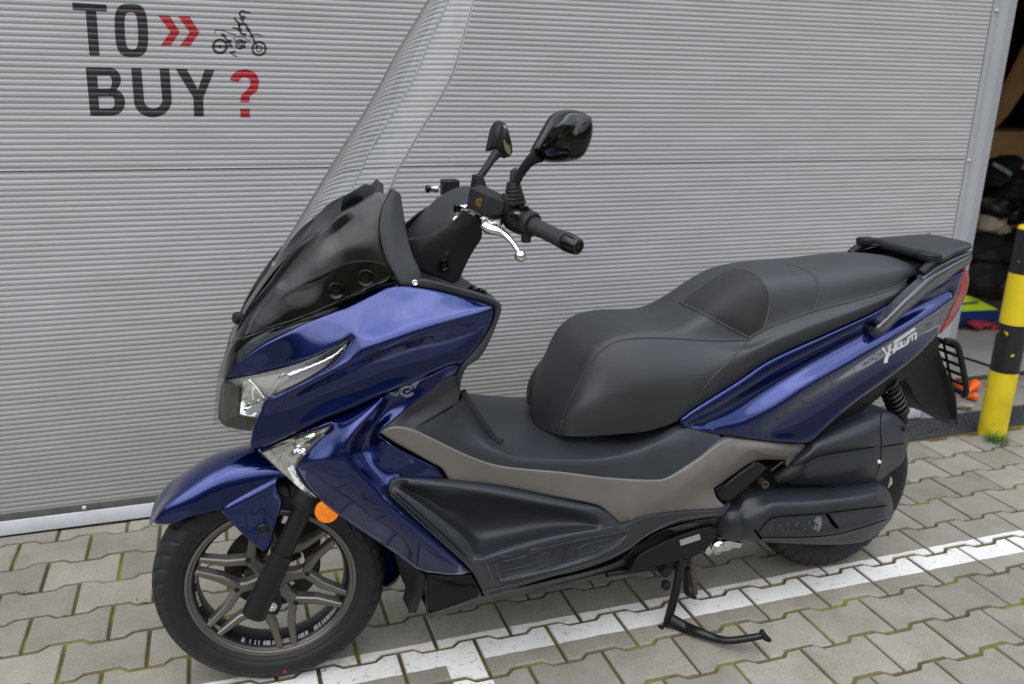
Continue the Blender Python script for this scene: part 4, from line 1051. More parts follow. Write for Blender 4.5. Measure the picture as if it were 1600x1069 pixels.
# ---- bronze trim band
relief('side_trim', M['gold'], [(594, 676, .200), (604, 669.5, .205), (621, 666.5, .212), (645, 671, .218), (662, 678.5, .220), (700, 697, .223), (735, 713, .226), (769, 725, .228), (803, 731, .228), (880, 738, .228), (950, 746.5, .226), (1025, 750, .221), (1043.6, 746, .218), (1090, 717, .206), (1133, 686.5, .188), (1159, 686.5, .178), (1200, 690, .168), (1249, 694, .152), (1259, 696, .148), (1253, 704, .148), (1229, 730, .150), (1226, 719, .152), (1186, 718.6, .164), (1174.5, 722, .170), (1145, 742, .180), (1114.7, 763.5, .190), (1120, 778.5, .190), (1133, 791, .190), (1125, 795, .194), (1040, 802, .212), (969, 820, .222), (949, 801, .226), (934, 790, .227), (859, 775, .224), (784.5, 760, .220), (702, 750.5, .217), (690, 732, .216), (674, 723, .215), (640, 704, .211), (610, 687, .204)],
    feats=[[(986, 812, .228), (1030, 783, .224), (1100, 735, .214), (1141, 697, .195), (1200, 700, .180), (1250, 705, .160)], [(1096, 769, .200), (1135, 740, .194), (1174, 708, .184), (1227, 713, .164)], [(1090, 765, .206), (1132, 734, .202), (1172, 703, .190), (1230, 708, .166)]],
    pts=[(880, 755, .233), (760, 738, .230), (660, 692, .222), (1000, 780, .230)], roll=(3.5, .004), thick=.012, grid=4, mirror=True)

# ---- footboard side panel with recess and tread pad
foot = relief('footboard_side', M['rub'], [(607.4, 776, .216), (606.5, 762, .216), (612, 752, .217), (620, 748.5, .218), (640, 747.5, .220), (696, 750.6, .222), (754.5, 757, .226), (800, 765, .228), (859, 777.5, .231), (900, 786, .232), (934, 793, .232), (951, 803, .232), (970, 820.5, .231), (1010, 807, .224), (1060, 800, .214), (1130, 795.5, .198), (1142, 788, .19),
    (1131, 805, .196), (1062, 816, .211), (1020, 833, .219), (995, 849, .222), (983, 859, .224), (949, 876, .228), (905, 891, .230), (859, 902, .232), (810, 917, .232), (769.6, 930.5, .230), (757, 930, .230), (743, 902, .236), (736, 892, .237), (700, 858, .233), (657, 820, .227)],
    feats=[[(615, 772, .226), (660, 812, .234), (705, 850, .238), (737, 880, .246)],
           [(622, 764, .222), (660, 790, .226), (700, 820, .230), (728, 845, .234), (742, 872, .242)],
           [(630, 763, .202), (667, 784, .198), (704, 815, .198), (735, 846, .202), (747, 859, .209)],
           [(640, 757, .226), (700, 760, .236), (760, 771, .243), (820, 783, .246), (880, 793, .246), (925, 802, .243), (950, 815, .238)],
           [(690, 785, .203), (735, 782, .205), (790, 787, .208), (850, 796, .212), (900, 808, .218), (930, 822, .228)],
           [(748, 860, .210), (800, 845, .212), (850, 832, .215), (900, 822, .220), (931, 819, .228)],
           [(744, 874, .248), (755, 873, .250), (800, 856, .250), (850, 843, .250), (900, 834, .248), (955, 824, .240), (966, 823, .236)],
           [(770, 880, .249), (815, 868, .250), (870, 850, .249), (930, 838, .244), (976, 829, .236)],
           [(774, 882, .243), (818, 871, .244), (872, 854, .243), (930, 842, .239), (972, 833, .232)],
           [(786, 904, .243), (840, 892, .243), (900, 876, .240), (955, 853, .234), (975, 838, .230)],
           [(783, 909, .249), (840, 897, .249), (902, 881, .245), (960, 856, .237), (981, 836, .232)],
           [(764, 880, .249), (772, 897, .248), (779, 910, .246)]],
    roll=(3, .004), thick=.012, grid=3.2, step=3.5, mirror=True)
bm = bmesh.new()
def Q4(pts): return [(560 + a / 2.672, 580 + b / 2.672) for a, b in pts]
for pts in ([(580, 782), (600, 795), (660, 782), (700, 772), (730, 745), (790, 738), (822, 738)], [(592, 835), (720, 805), (752, 768), (800, 755)], [(600, 855), (770, 815), (815, 760), (825, 740)], [(590, 775), (640, 770)],
            [(820, 800), (850, 790), (870, 720), (905, 712)], [(850, 800), (888, 712), (940, 700)], [(905, 770), (915, 738), (950, 722), (1060, 700)], [(908, 772), (990, 752), (1000, 735), (1080, 712)], [(1000, 738), (1040, 730), (1090, 700)], [(640, 845), (800, 822), (880, 790), (1040, 752)]):
    line_on(bm, foot, Q4(pts), .0022, .0005)
bmobj('tread_pattern', bm, M['rub'], foot)

# ---- lower black fairing, radiator duct
relief('belly_fairing', M['gloss'], [(666, 897, .16), (700, 899, .18), (736, 898, .205), (745, 912, .21), (754.6, 932, .205), (715, 946, .17), (668.5, 961, .13)], roll=(2, .003), thick=.02, grid=6, mirror=True)
relief('radiator_duct', M['black'], [(616, 862, .10), (633, 875, .12), (655, 889, .15), (668, 896, .16), (662, 925, .15), (650, 958, .12), (640, 958, .11), (632, 942, .10), (636, 925, .10), (628, 905, .09)], feats=[[(662, 897, .17), (655, 915, .165), (643, 935, .15), (636, 950, .12)]], roll=(3, .004), thick=.02, grid=6, mirror=True)
rod('duct_hook', M['fork'], [(664, 902, .16), (652, 925, .155), (643, 940, .15), (641, 955, .14)], .005, 8)
relief('belly_rail', M['fork'], [(668, 956, .13), (755, 932, .20), (859, 907, .19), (960, 880, .17), (1000, 850, .18), (1060, 820, .18), (1130, 806, .17), (1118, 826, .14), (1062, 850, .12), (1000, 885, .12), (953, 900, .12), (859, 921, .12), (755, 944, .115), (670, 967, .10)],
    feats=[[(760, 936, .17), (860, 912, .165), (955, 886, .15), (1010, 860, .15)]], roll=(3, .004), thick=.02, grid=6, mirror=True)
loft('shadow_pan', M['black'], [[(670, 960, .118), (755, 938, .15), (859, 916, .15), (953, 893, .14), (1000, 875, .14), (1060, 848, .13), (1118, 830, .13)], [(670, 960, .118, 0), (755, 938, .15, 0), (859, 916, .15, 0), (953, 893, .14, 0), (1000, 875, .14, 0), (1060, 848, .13, 0), (1118, 830, .13, 0)]], nu=20, nv=2)  # unseen pan added to deepen the shadow under the scooter
relief('floor_frame', M['gloss'], [(948, 872, .18), (995, 851, .19), (1040, 827, .19), (1100, 812, .17), (1100, 832, .14), (1040, 850, .13), (985, 868, .14), (950, 882, .15)], roll=(3, .003), thick=.02, grid=6)

# ---- headlight
relief('headlight_housing', M['black'], [(544, 532, .140), (512, 552, .12), (466, 571, .085), (410, 586, .045), (362, 597, .010), (345, 603, .001), (342, 630, .001), (341, 655, .001), (352, 666, .01), (392, 674, .05), (403, 650, .07), (414, 626, .08), (476, 594, .11), (510, 573, .135), (530, 553, .145)], roll=None, thick=0, grid=6, mirror=True)
relief('headlight_bezel', mat('grey_bezel', (.09, .085, .07), .25, metal=.5), [(540, 535, .165), (512, 552, .15), (450, 578, .115), (392, 592, .085), (416, 622, .118), (440, 610, .130), (476, 593, .15), (510, 572, .165), (528, 553, .168)], roll=(2, .002), thick=.004, grid=6, mirror=True)
relief('reflector_bowl', M['chrome'], [(380, 594, .072), (391, 593, .085), (402, 606, .100), (414, 623, .118), (408, 640, .122), (402, 653, .122), (388, 651, .105), (374, 648, .085), (378, 620, .075)], feats=[[(381, 632, .066), (392, 628, .078), (404, 628, .095)], [(388, 645, .096), (396, 634, .092), (410, 626, .112)]], roll=(2, .002), thick=.004, grid=3, mirror=True)
relief('reflector_side', mat('dull_chrome', (.10, .10, .095), .2, metal=.9), [(347, 602, .008), (360, 600, .035), (374, 598, .05), (372, 650, .06), (354, 656, .02), (345, 655, .004), (344, 630, .003)], feats=[[(363, 602, .030), (362, 648, .034)]], roll=(2, .002), thick=.004, grid=4, mirror=True)
relief('daytime_strip', M['steel'], [(444, 589, .138), (448, 583, .138), (480, 571, .150), (520, 552, .163), (542, 537, .170), (530, 553, .172), (510, 566, .166), (478, 579, .155), (450, 592, .141)], feats=[[(452, 588, .147), (482, 575, .160), (520, 557, .172), (535, 544, .174)]], roll=(2, .002), thick=.004, grid=3, mirror=True)
relief('light_divider', M['steel'], [(440, 585, .138), (446, 583, .140), (434, 600, .134), (421, 622, .130), (417, 621, .126), (428, 600, .130)], roll=(1.5, .002), thick=.004, grid=3, mirror=True)
relief('headlight_lens', M['lens'], [(549, 528, .184), (512, 548, .166), (466, 567, .141), (410, 582, .106), (352, 593.5, .066), (344, 592, .035), (339, 600, .012), (336, 630, .003), (333.5, 662, .0), (342, 667, .02), (354, 672, .045), (375, 677, .09), (393, 680, .134), (404, 650, .137), (414, 626, .139), (440, 612, .152), (476, 595, .164), (510, 574, .175), (532, 554, .180)],
    feats=[[(352, 597, .066), (350, 630, .055), (352, 668, .050)]], roll=(2, .003), thick=.006, grid=4.5, mirror=True)
# ---- turn signal in the fairing
relief('indicator_housing', M['chrome'], [(410, 708, .108), (440, 696, .130), (514, 668, .160), (486, 696, .148), (462, 722, .135), (460, 733, .132), (474, 757, .13), (496, 778, .128), (470, 764, .118), (440, 737, .108)],
    feats=[[(430, 712, .112), (452, 705, .125), (480, 694, .14)], [(440, 725, .112), (455, 716, .13), (470, 708, .145)], [(446, 735, .110), (460, 725, .133)], [(466, 700, .125), (478, 690, .15), (500, 676, .155)]], roll=None, thick=0, grid=3)
relief('indicator_lens', M['lens'], [(405.5, 707, .124), (440, 692, .145), (470, 680.5, .157), (516, 665.5, .176), (518, 668, .177), (489, 696, .167), (464.5, 724, .154), (462.5, 734, .151), (477, 757, .149), (499.5, 781, .149), (488, 778, .142), (472, 767, .135), (452, 748, .130), (438, 737, .127)], roll=(2, .002), thick=.006, grid=4)

# ---- front fender
edge = [(244, 819, .05), (270, 817.5, .064), (303, 805, .073), (327, 800, .077), (345, 795, .079), (390, 770, .08), (438, 746, .08), (470, 742, .08), (505, 770, .08), (530, 800, .08), (560, 850, .08), (583, 895, .078), (598, 916, .074)]
shol = [(240, 815, .042), (262, 790, .052), (303, 766, .058), (345, 745, .062), (400, 731, .064), (440, 727, .065), (480, 727, .066), (518, 757, .066), (548, 800, .066), (570, 842, .066), (585, 875, .065), (598, 903, .064), (606, 918, .060)]
def fc(a, r=.325): return ('f', r * math.cos(R(a)), 0, .266 + r * math.sin(R(a)))
cen = [fc(a, r) for a, r in ((145, .309), (134, .318), (122, .326), (110, .330), (98, .330), (86, .328), (72, .325), (56, .322), (40, .320), (26, .318), (12, .315), (-2, .312), (-12, .310))]
loft('front_fender', M['blue'], [edge, shol, cen], nu=70, nv=8, solid=.003)
fm = relief('fender_mount', M['blue'], [(346, 801, .083), (350, 792, .083), (390, 768, .086), (437, 744, .087), (433.5, 757, .088), (441.5, 783, .087), (432, 818, .088), (421, 857, .088), (413, 863.5, .088), (398, 852, .088), (379, 834.6, .087)], feats=[[(356, 796, .088), (396, 774, .092), (432, 756, .093)]], pts=[(405, 800, .092)], roll=(3, .004), thick=.006, grid=4, mirror=True)
turned('fender_bolt', M['black'], (411, 828, .094), (-.1, -1, 0), [(.014, -.006), (.014, .0), (.011, .003), (.008, .0005), (.006, .003), (.0005, .003)], 24)
# fork legs
for sg in (1, -1):
    a = [L3(p) for p in [(488, 762, .095), (478, 785, .095), (459, 826, .095), (434, 880, .095), (406, 940, .095), (397, 960, .095)]]
    a = [p * np.array([1, sg, 1]) for p in a]
    bm = bmesh.new(); tube(bm, smoothpts(a[:4], 4), .0215, 20); bmobj('fork_tube', bm, M['fork'], ROOT)
    bm = bmesh.new(); tube(bm, [a[2] * .3 + a[3] * .7, a[3] * .97 + a[4] * .03, a[4], a[5], a[5] + (a[5] - a[4]) * .12], [.0245, .0255, .0275, .0280, .020], 24); bmobj('fork_leg', bm, M['fork'], ROOT, True, 40)
    bm = bmesh.new(); tube(bm, [a[0], a[1] * .4 + a[0] * .6, a[1], a[1] * .85 + a[2] * .15], [.030, .032, .034, .030], 24); bmobj('fork_boot', bm, M['black'], ROOT, True, 40)
turned('axle_nut', M['steel'], (425, 947, .10), (0, -1, 0), [(.012, -.02), (.0125, .002), (.011, .005), (.004, .005), (.0035, .0), (.0005, .0)], 24)
prism('axle_clamp', M['fork'], [(418, 918), (436, 922), (441, 944), (434, 962), (414, 960), (408, 940)], .098, .06, bev=.003)
# amber side reflector
turned('side_reflector', M['amber'], (511, 800, .150), (-.15, -1, .05), [(.0265, -.006), (.0265, .0), (.0245, .003), (.0005, .004)], 32)

# ---- wheels
def wheel(name, cx, R_, rr, hw, tw, rz, front=True):
    w = bpy.data.objects.new(name, None); COL.objects.link(w); w.parent = ROOT; w.location = (cx, 0, R_); w.rotation_euler = (0, 0, rz)
    bm = bmesh.new(); k = R_ - rr
    prof = [(rr - .004, -hw + .006), (rr + .004, -hw - .002), (rr + k * .12, -tw * .84), (rr + k * .15, -tw * .88), (rr + k * .18, -tw * .87), (rr + k * .30, -tw * .96), (rr + k * .50, -tw), (rr + k * .62, -tw * .985), (rr + k * .64, -tw * .955), (rr + k * .84, -tw * .80), (R_ - .003, -tw * .42), (R_, 0)]
    prof = prof + [(a, -b) for a, b in prof[-2::-1]]
    sm_ = []
    for i in range(len(prof) - 1):
        for j in range(3):
            t = j / 3; p0, p1, p2, p3 = prof[max(i - 1, 0)], prof[i], prof[i + 1], prof[min(i + 2, len(prof) - 1)]
            sm_.append(tuple(.5 * ((2 * p1[c]) + (p2[c] - p0[c]) * t + (2 * p0[c] - 5 * p1[c] + 4 * p2[c] - p3[c]) * t * t + (3 * p1[c] - p0[c] - 3 * p2[c] + p3[c]) * t ** 3) for c in (0, 1)))
    sm_.append(prof[-1])
    seg = 420; rings = lathe(bm, sm_, seg)
    bm.normal_update()
    # tread sipes: push vertices of slanted bands inward
    for j, ring in enumerate(rings):
        a0 = sm_[j]; x = a0[1] / tw
        if a0[0] > R_ - k * .42:
            for i, v in enumerate(ring):
                ph = (i / seg * 42 + abs(x) * 1.3) % 1.0
                if ph < .22 and abs(x) > .15:
                    f = (a0[0] - .006) / a0[0]; v.co.x *= f; v.co.z *= f
    ty = bmobj('tyre', bm, M['tyre'], w, True, 60)
    return w, ty
fw, fty = wheel('front_wheel', 0.0, .266, .190, .043, .058, R(-6.7))
bm = bmesh.new()
fl = [(.192, -.043), (.1925, -.0455), (.190, -.047), (.186, -.0465), (.1845, -.043), (.1825, -.041), (.1795, -.0415), (.1785, -.040), (.1765, -.037)]
lathe(bm, fl, 128); lathe(bm, [(a, -b) for a, b in fl], 128)
bmobj('rim', bm, M['rim'], fw, True, 50)
bm = bmesh.new(); lathe(bm, [(.1765, -.037), (.172, -.032), (.168, -.02), (.165, 0), (.168, .02), (.172, .032), (.1765, .037)], 128); bmobj('rim_barrel', bm, M['rimk'], fw, True, 60)
# spokes: six Y-shaped arms
sp = bmesh.new()
def arm(bm, pts, y0, y1):
    n = len(pts); A, B = [], []
    for i, (r, a, w) in enumerate(pts):
        p = Vector((r * math.cos(a), 0, r * math.sin(a)))
        d = Vector((pts[min(i + 1, n - 1)][0] * math.cos(pts[min(i + 1, n - 1)][1]) - pts[max(i - 1, 0)][0] * math.cos(pts[max(i - 1, 0)][1]), 0, pts[min(i + 1, n - 1)][0] * math.sin(pts[min(i + 1, n - 1)][1]) - pts[max(i - 1, 0)][0] * math.sin(pts[max(i - 1, 0)][1]))).normalized()
        t = Vector((-d.z, 0, d.x)) * w / 2
        yy = y0 + (y1 - y0) * i / (n - 1)
        A.append([bm.verts.new(p + t * .62 + Vector((0, yy - .012, 0))), bm.verts.new(p - t * .62 + Vector((0, yy - .012, 0))), bm.verts.new(p - t + Vector((0, yy - .009, 0))), bm.verts.new(p - t + Vector((0, yy + .014, 0))), bm.verts.new(p + t + Vector((0, yy + .014, 0))), bm.verts.new(p + t + Vector((0, yy - .009, 0)))])
    for a, b in zip(A, A[1:]):
        for k in range(6): bm.faces.new((a[k], a[(k + 1) % 6], b[(k + 1) % 6], b[k]))
    bm.faces.new(A[0]); bm.faces.new(A[-1][::-1])
for k in range(6):
    a = R(8 + 60 * k)
    arm(sp, [(.026, a, .034), (.055, a, .024), (.086, a, .032)], -.016, -.020)
    for sg in (1, -1):
        arm(sp, [(.076, a + sg * R(2), .020), (.116, a + sg * R(19.5), .0185), (.174, a + sg * R(24.5), .013)], -.020, -.030)
lathe(sp, [(.004, -.03), (.026, -.03), (.032, -.025), (.036, -.016), (.036, .03)], 48)
bmesh.ops.recalc_face_normals(sp, faces=sp.faces)
bmobj('spokes', sp, M['rim'], fw, True, 25)
for k in range(6):
    a = R(8 + 60 * k); Mx = Matrix.Translation((.081 * math.cos(a), -.0325, .081 * math.sin(a)))
    bm = bmesh.new(); rg = lathe(bm, [(.0062, -.0006), (.0062, .004), (.0005, .004)], 16, Mx); bm.faces.new(rg[0]); bmobj('hub_hole', bm, M['rimk'], fw, True, 40)
# white lettering band on the barrel (small worn marks)
rnd = random.Random(9)
for a0, a1 in ((-118, -92), (-90, -64), (-60, -32), (150, 175), (182, 196), (-152, -136), (20, 40)):
    a = a0; bm = bmesh.new()
    while a < a1:
        s_ = rnd.uniform(.7, 2.1)
        ys = (-.033, -.0215) if a0 > -130 and a0 < -30 else (-.031, -.0245)
        if rnd.random() < .85:
            v = [bm.verts.new(((.1655 + .0) * math.cos(R(t_)), y_, .1655 * math.sin(R(t_)))) for t_, y_ in ((a, ys[0]), (a + s_, ys[0]), (a + s_, ys[1]), (a, ys[1]))]
            for vv, y_ in zip(v, (ys[0], ys[0], ys[1], ys[1])):
                rr_ = .165 + (.0072 if y_ < -.028 else .0030) - .001
                L_ = math.hypot(vv.co.x, vv.co.z); vv.co.x *= rr_ / L_; vv.co.z *= rr_ / L_
            bm.faces.new(v)
        a += s_ + rnd.choice((.25, .4, .9))
    bmobj('rim_marking', bm, M['tape'], fw, False)
bm = bmesh.new(); Mx = Matrix.Identity(4)
lathe(bm, [(.075, .040), (.112, .040), (.112, .045), (.075, .045)], 96, None, True); bmobj('brake_disc', bm, mat('brake_steel', (.05, .05, .05), .4, metal=.9), fw, True, 40)
bm = bmesh.new()
for k in range(6): arm(bm, [(.03, R(60 * k + 20), .02), (.07, R(60 * k + 20), .016)], .045, .045)
bmobj('disc_carrier', bm, M['rimk'], fw, True, 30)
bm = bmesh.new(); box(bm, (.05, .03, .04), (.115, .085, .13), .01); bmobj('brake_caliper', bm, M['black'], fw, True)
# red balance dot
bm = bmesh.new(); a = R(-86); bmesh.ops.create_cube(bm, size=.007, matrix=Matrix.Translation((.232 * math.cos(a), -.0575, .232 * math.sin(a)))); bmobj('balance_dot', bm, mat('red_paint_dot', (.3, .02, .02), .5), fty)

rw, rty = wheel('rear_wheel', 1.612, .262, .168, .052, .072, 0)
bm = bmesh.new(); fl = [(.170, -.052), (.171, -.055), (.166, -.056), (.162, -.050), (.156, -.040), (.150, 0), (.156, .040), (.162, .05), (.171, .055), (.170, .052)]; lathe(bm, fl, 96)
bmobj('rim', bm, mat('pale_rim_paint', (.5, .48, .45), .35, metal=.4), rw, True, 50)
sp = bmesh.new()
for k in range(6):
    a = R(20 + 60 * k); arm(sp, [(.03, a, .04), (.10, a, .03), (.16, a, .03)], -.01, -.02)
lathe(sp, [(.004, -.04), (.045, -.04), (.05, .03)], 32); bmobj('spokes', sp, M['rim'], rw, True, 25)

# ---- seat
seat_low = [(872, 680, .105), (885, 681.5, .130), (918, 681.5, .145), (970, 678, .155), (1016, 672.5, .16), (1062, 656, .162), (1082, 640, .163), (1100, 628, .164), (1147, 598, .164), (1204, 560, .163), (1294, 519, .158), (1356, 491, .148), (1395, 472, .128), (1408, 464, .112)]
seat_mid = [(870, 674, .102), (884, 655, .126), (912, 637, .148), (957, 620, .164), (1005, 605, .178), (1062, 596, .182), (1090, 590, .182), (1110, 584, .182), (1152, 562, .180), (1208, 535, .176), (1292, 503, .170), (1358, 477, .158), (1400, 460, .135), (1416, 450, .112)]
seat_seam = [(873, 679, .100), (885, 638, .105), (908, 592, .110), (931, 556, .115), (961, 535, .118), (1003, 527, .122), (1049, 528.5, .126), (1100, 532, .132), (1160, 532, .142), (1210, 508, .146), (1280, 484, .145), (1342, 468, .136), (1394, 451, .122), (1419, 436, .102)]
seat_sh = [('f', .668, .060, .572), ('f', .684, .060, .65), ('f', .716, .062, .724), ('f', .754, .064, .783), ('f', .806, .066, .811), ('f', .876, .070, .820), ('f', .93, .074, .820), ('f', .99, .084, .822), ('f', 1.055, .094, .848), ('f', 1.175, .105, .905), ('f', 1.27, .108, .922), ('f', 1.44, .106, .928), ('f', 1.58, .100, .934), ('f', 1.70, .09, .928), ('f', 1.765, .075, .915)]
seat_c = [('f', .660, 0, .570), ('f', .678, 0, .65), ('f', .710, 0, .726), ('f', .750, 0, .784), ('f', .804, 0, .811), ('f', .875, 0, .818), ('f', .93, 0, .815), ('f', .99, 0, .812), ('f', 1.055, 0, .845), ('f', 1.175, 0, .918), ('f', 1.27, 0, .938), ('f', 1.44, 0, .946), ('f', 1.59, 0, .956), ('f', 1.71, 0, .944), ('f', 1.79, 0, .920)]
seat = loft('seat', M['seat'], [seat_low, seat_mid, seat_seam, seat_sh, seat_c], nu=90, nv=8)
def hullobj(name, m, pts, bev=.004, parent=None):
    bm = bmesh.new(); vs = [bm.verts.new(L3(p)) for p in pts]; bmesh.ops.convex_hull(bm, input=vs)
    bmesh.ops.dissolve_limit(bm, angle_limit=R(4), verts=bm.verts, edges=bm.edges)
    o = bmobj(name, bm, m, parent or ROOT, True, 30); b = o.modifiers.new('b', 'BEVEL'); b.width = bev; b.segments = 3; b.limit_method = 'ANGLE'; b.angle_limit = R(25); return o
# seams: thread lines laid in the vinyl
def seam3(pts, r=.0017, nm='seam', off=.0): 
    bm = bmesh.new(); tube(bm, smoothpts([L3(p) + np.array([0, -off, off * .5]) for p in pts], 6), r, 6); bmobj(nm, bm, M['stitch'], seat)
dg = bpy.context.evaluated_depsgraph_get()
from mathutils.bvhtree import BVHTree
bmt = bmesh.new(); bmt.from_mesh(seat.data); SB = BVHTree.FromBMesh(bmt)
def hit(px, py):
    """nearest point of the seat along a measured direction, scooter frame"""
    d = ray(px, py); loc = CP - OO
    Rm = np.array([[SA[0], SA[1], 0], [-WA[0], -WA[1], 0], [0, 0, 1]])
    o_ = Rm @ loc; dd = Rm @ d
    h = SB.ray_cast(Vector(o_), Vector(dd).normalized())
    return None if h[0] is None else np.array(h[0] + h[1] * .0004)
def seamp(pts, r=.0022, step=6):
    P = rpath([(a, b, 0) for a, b in pts], False, step); H = [hit(x, y) for x, y, _ in P]; H = [h for h in H if h is not None]
    if len(H) < 2: return
    bm = bmesh.new(); tube(bm, H, r, 6); bmobj('seam', bm, M['stitch'], seat)
seamp([(873, 679), (885.5, 638), (908, 592), (931, 556), (961, 534), (1003, 528), (1049, 528.5), (1115, 532), (1168, 531)])
seamp([(1088.5, 625), (1105, 599), (1141, 563), (1172, 530), (1196.6, 513.7), (1229, 500.6), (1278, 484), (1342, 468), (1394, 451), (1416, 437)])
seamp([(1062, 473), (1105, 494), (1170, 528), (1193, 514), (1201.5, 481), (1200, 455), (1183.5, 433), (1160.5, 421), (1147, 420)], .0030)
seamp([(1272, 484), (1280, 455), (1272, 432), (1252, 419), (1230, 413)])
def seatpatch(nm, m, pts, off=.0012, bulge=.0):
    B = rpath([(a, b, 0) for a, b in pts], True, 4)[:, :2]; vo, fo = tri2d(B, [], 5)
    dd_ = segdist(vo, B); bm = bmesh.new(); vs = []
    Rm = np.array([[SA[0], SA[1], 0], [-WA[0], -WA[1], 0], [0, 0, 1]]); o_ = Vector(Rm @ (CP - OO))
    for (x, y), d in zip(vo, dd_):
        h = SB.ray_cast(o_, Vector(Rm @ ray(x, y)).normalized())
        if h[0] is None: vs.append(None); continue
        k = min(1, d / 22); vs.append(bm.verts.new(h[0] + h[1] * (off + bulge * math.sin(k * math.pi / 2))))
    for f in fo:
        if all(vs[i] is not None for i in f): bm.faces.new([vs[i] for i in f])
    bmesh.ops.recalc_face_normals(bm, faces=bm.faces)
    return bmobj(nm, bm, m, seat)
seatpatch('bolster_panel', M['seat2'], [(1064, 473), (1105, 494), (1170, 526), (1191, 513), (1200, 481), (1198, 456), (1183, 434), (1160, 422), (1147, 421), (1130, 427), (1100, 447), (1078, 462)], .001, .007)
bmt.free()

# ---- tail fairing
tail = relief('tail_fairing', M['blue'], [(1060.5, 656, .172), (1082, 640, .174), (1100, 628.5, .174), (1147.5, 599, .174), (1204, 562, .172), (1294, 521, .165), (1356, 493, .154), (1408, 466.5, .136), (1440, 456, .126), (1472, 440, .116), (1507, 424, .102), (1502, 440, .10), (1498, 458, .098), (1484, 489, .096), (1467, 521, .092), (1446, 543, .112), (1428.7, 560, .126), (1394, 587, .144), (1342, 624, .162), (1307.6, 652, .170), (1282, 676, .175), (1266, 690, .177), (1252, 692.5, .178), (1186.5, 687, .178), (1100, 676.5, .174), (1066, 668, .172)],
    feats=[[(1069, 661, .178), (1115, 636, .180), (1213, 578, .178), (1320, 524, .165), (1400, 485, .142), (1470, 450, .120)],
           [(1080, 664, .164), (1125, 643, .166), (1216, 592, .164), (1320, 536, .154), (1400, 496, .134), (1480, 456, .110)],
           [(1112, 673, .177), (1160, 668, .186), (1213, 641, .197), (1268, 602, .197), (1342, 560, .185), (1432, 505, .158), (1490, 466, .120)],
           [(1205, 672, .172), (1250, 640, .170), (1290, 615, .167), (1342, 583, .158), (1420, 533, .134), (1460, 507, .110)]],
    pts=[(1120, 662, .180), (1200, 610, .182), (1300, 560, .176)], roll=(4, .005), thick=.012, grid=4, mirror=True)
# badge lettering on the tail
bm = bmesh.new()
def Q8(pts): return [(1340 + a / 5.625, 490 + b / 5.625) for a, b in pts]
bpol = [[(212, 310), (235, 300), (262, 345), (270, 330), (262, 300), (300, 268), (290, 310), (282, 345), (300, 360), (280, 370), (268, 400), (262, 432), (232, 436), (240, 390), (250, 362)],
        [(284, 318), (312, 308), (312, 322), (286, 332)],
        [(318, 248), (500, 126), (516, 132), (508, 146), (352, 250), (332, 342), (306, 354), (322, 262)],
        ]
let = [  # o w n strokes
    [(352, 270), (344, 318), (372, 302), (384, 250), (352, 270)],
    [(392, 248), (388, 294), (412, 282), (416, 236)], [(416, 236), (412, 282), (434, 268), (444, 214)],
    [(452, 210), (446, 252)], [(452, 214), (482, 190), (480, 234)], [(482, 190), (516, 172), (510, 226)]]
for p_ in let:
    for s_ in stroke(p_, 15): bpol.append(s_)
badge = patch('model_lettering', M['silver'], tail, [[(a, b, 0) for a, b in Q8(p_)] for p_ in bpol], .0028, grid=2, thick=.002)
# centre tail cover
loft('tail_cover', M['blue'], [[(1395, 478, .13), (1408, 468, .128), (1440, 458, .120), (1472, 442, .110), (1504, 426, .095)], [(1395, 450, .09), (1412, 440, .09), (1442, 432, .085), (1475, 425, .075), (1508, 416, .06)], [(1380, 432, 0), (1400, 424, 0), (1425, 420, 0), (1450, 415, 0), (1480, 408, 0)]], nu=24, nv=5)
# tail light
tl = relief('tail_light', M['red'], [(1507, 423, .100), (1513, 423, .075), (1514.5, 437, .07), (1510.5, 458, .07), (1502, 477, .072), (1492, 496, .075), (1481, 510, .08), (1470, 521, .088), (1467, 521, .091), (1484, 489, .097), (1497, 460, .098), (1501, 440, .100)], roll=(3, .004), thick=.02, grid=3, mirror=True)
patch('tail_light_clear', M['pink'], tl, [[(1499, 459, 0), (1508, 459, 0), (1500, 478, 0), (1489, 493, 0), (1483, 493, 0), (1492, 474, 0)]], .0012, grid=3)
# under-tail
relief('under_tail', M['black'], [(1252, 690, .12), (1282, 674, .12), (1342, 622, .11), (1394, 585, .10), (1428, 560, .09), (1462, 526, .075), (1470, 538, .07), (1462, 545, .07), (1440, 560, .08), (1425, 586, .08), (1400, 600, .08), (1350, 640, .09), (1300, 672, .10)], roll=(3, .004), thick=.03, grid=6, mirror=True)
# grab rail
blade = [(1362, 523, .164), (1365, 511, .168), (1380, 498, .172), (1411, 467, .172), (1446, 436, .160), (1463, 426, .150), (1490, 411, .122), (1519, 397, .090), (1519, 404, .088), (1514, 413, .090), (1490, 430, .112), (1446, 463, .148), (1411, 493, .162), (1380, 523, .164), (1367, 530, .162)]
relief('grab_rail', M['rail'], blade, feats=[[(1372, 515, .180), (1411, 479, .183), (1446, 449, .170), (1480, 424, .140), (1512, 405, .102)]], roll=(4, .006), thick=.022, grid=4, mirror=True)
relief('grab_rail', M['rail'], [(1440, 434, .150), (1452, 426, .150), (1466, 416, .140), (1490, 404, .118), (1518, 392.5, .088), (1519, 396.5, .090), (1490, 410, .120), (1466, 423, .142), (1452, 433, .152), (1443, 440, .154)], roll=(3, .004), thick=.018, grid=4, mirror=True)
relief('rail_foot', M['black'], [(1361, 521, .150), (1362, 508, .150), (1370, 501, .152), (1380, 503, .155), (1379, 517, .158), (1368, 529, .158)], roll=(3, .004), thick=.02, grid=4, mirror=True)
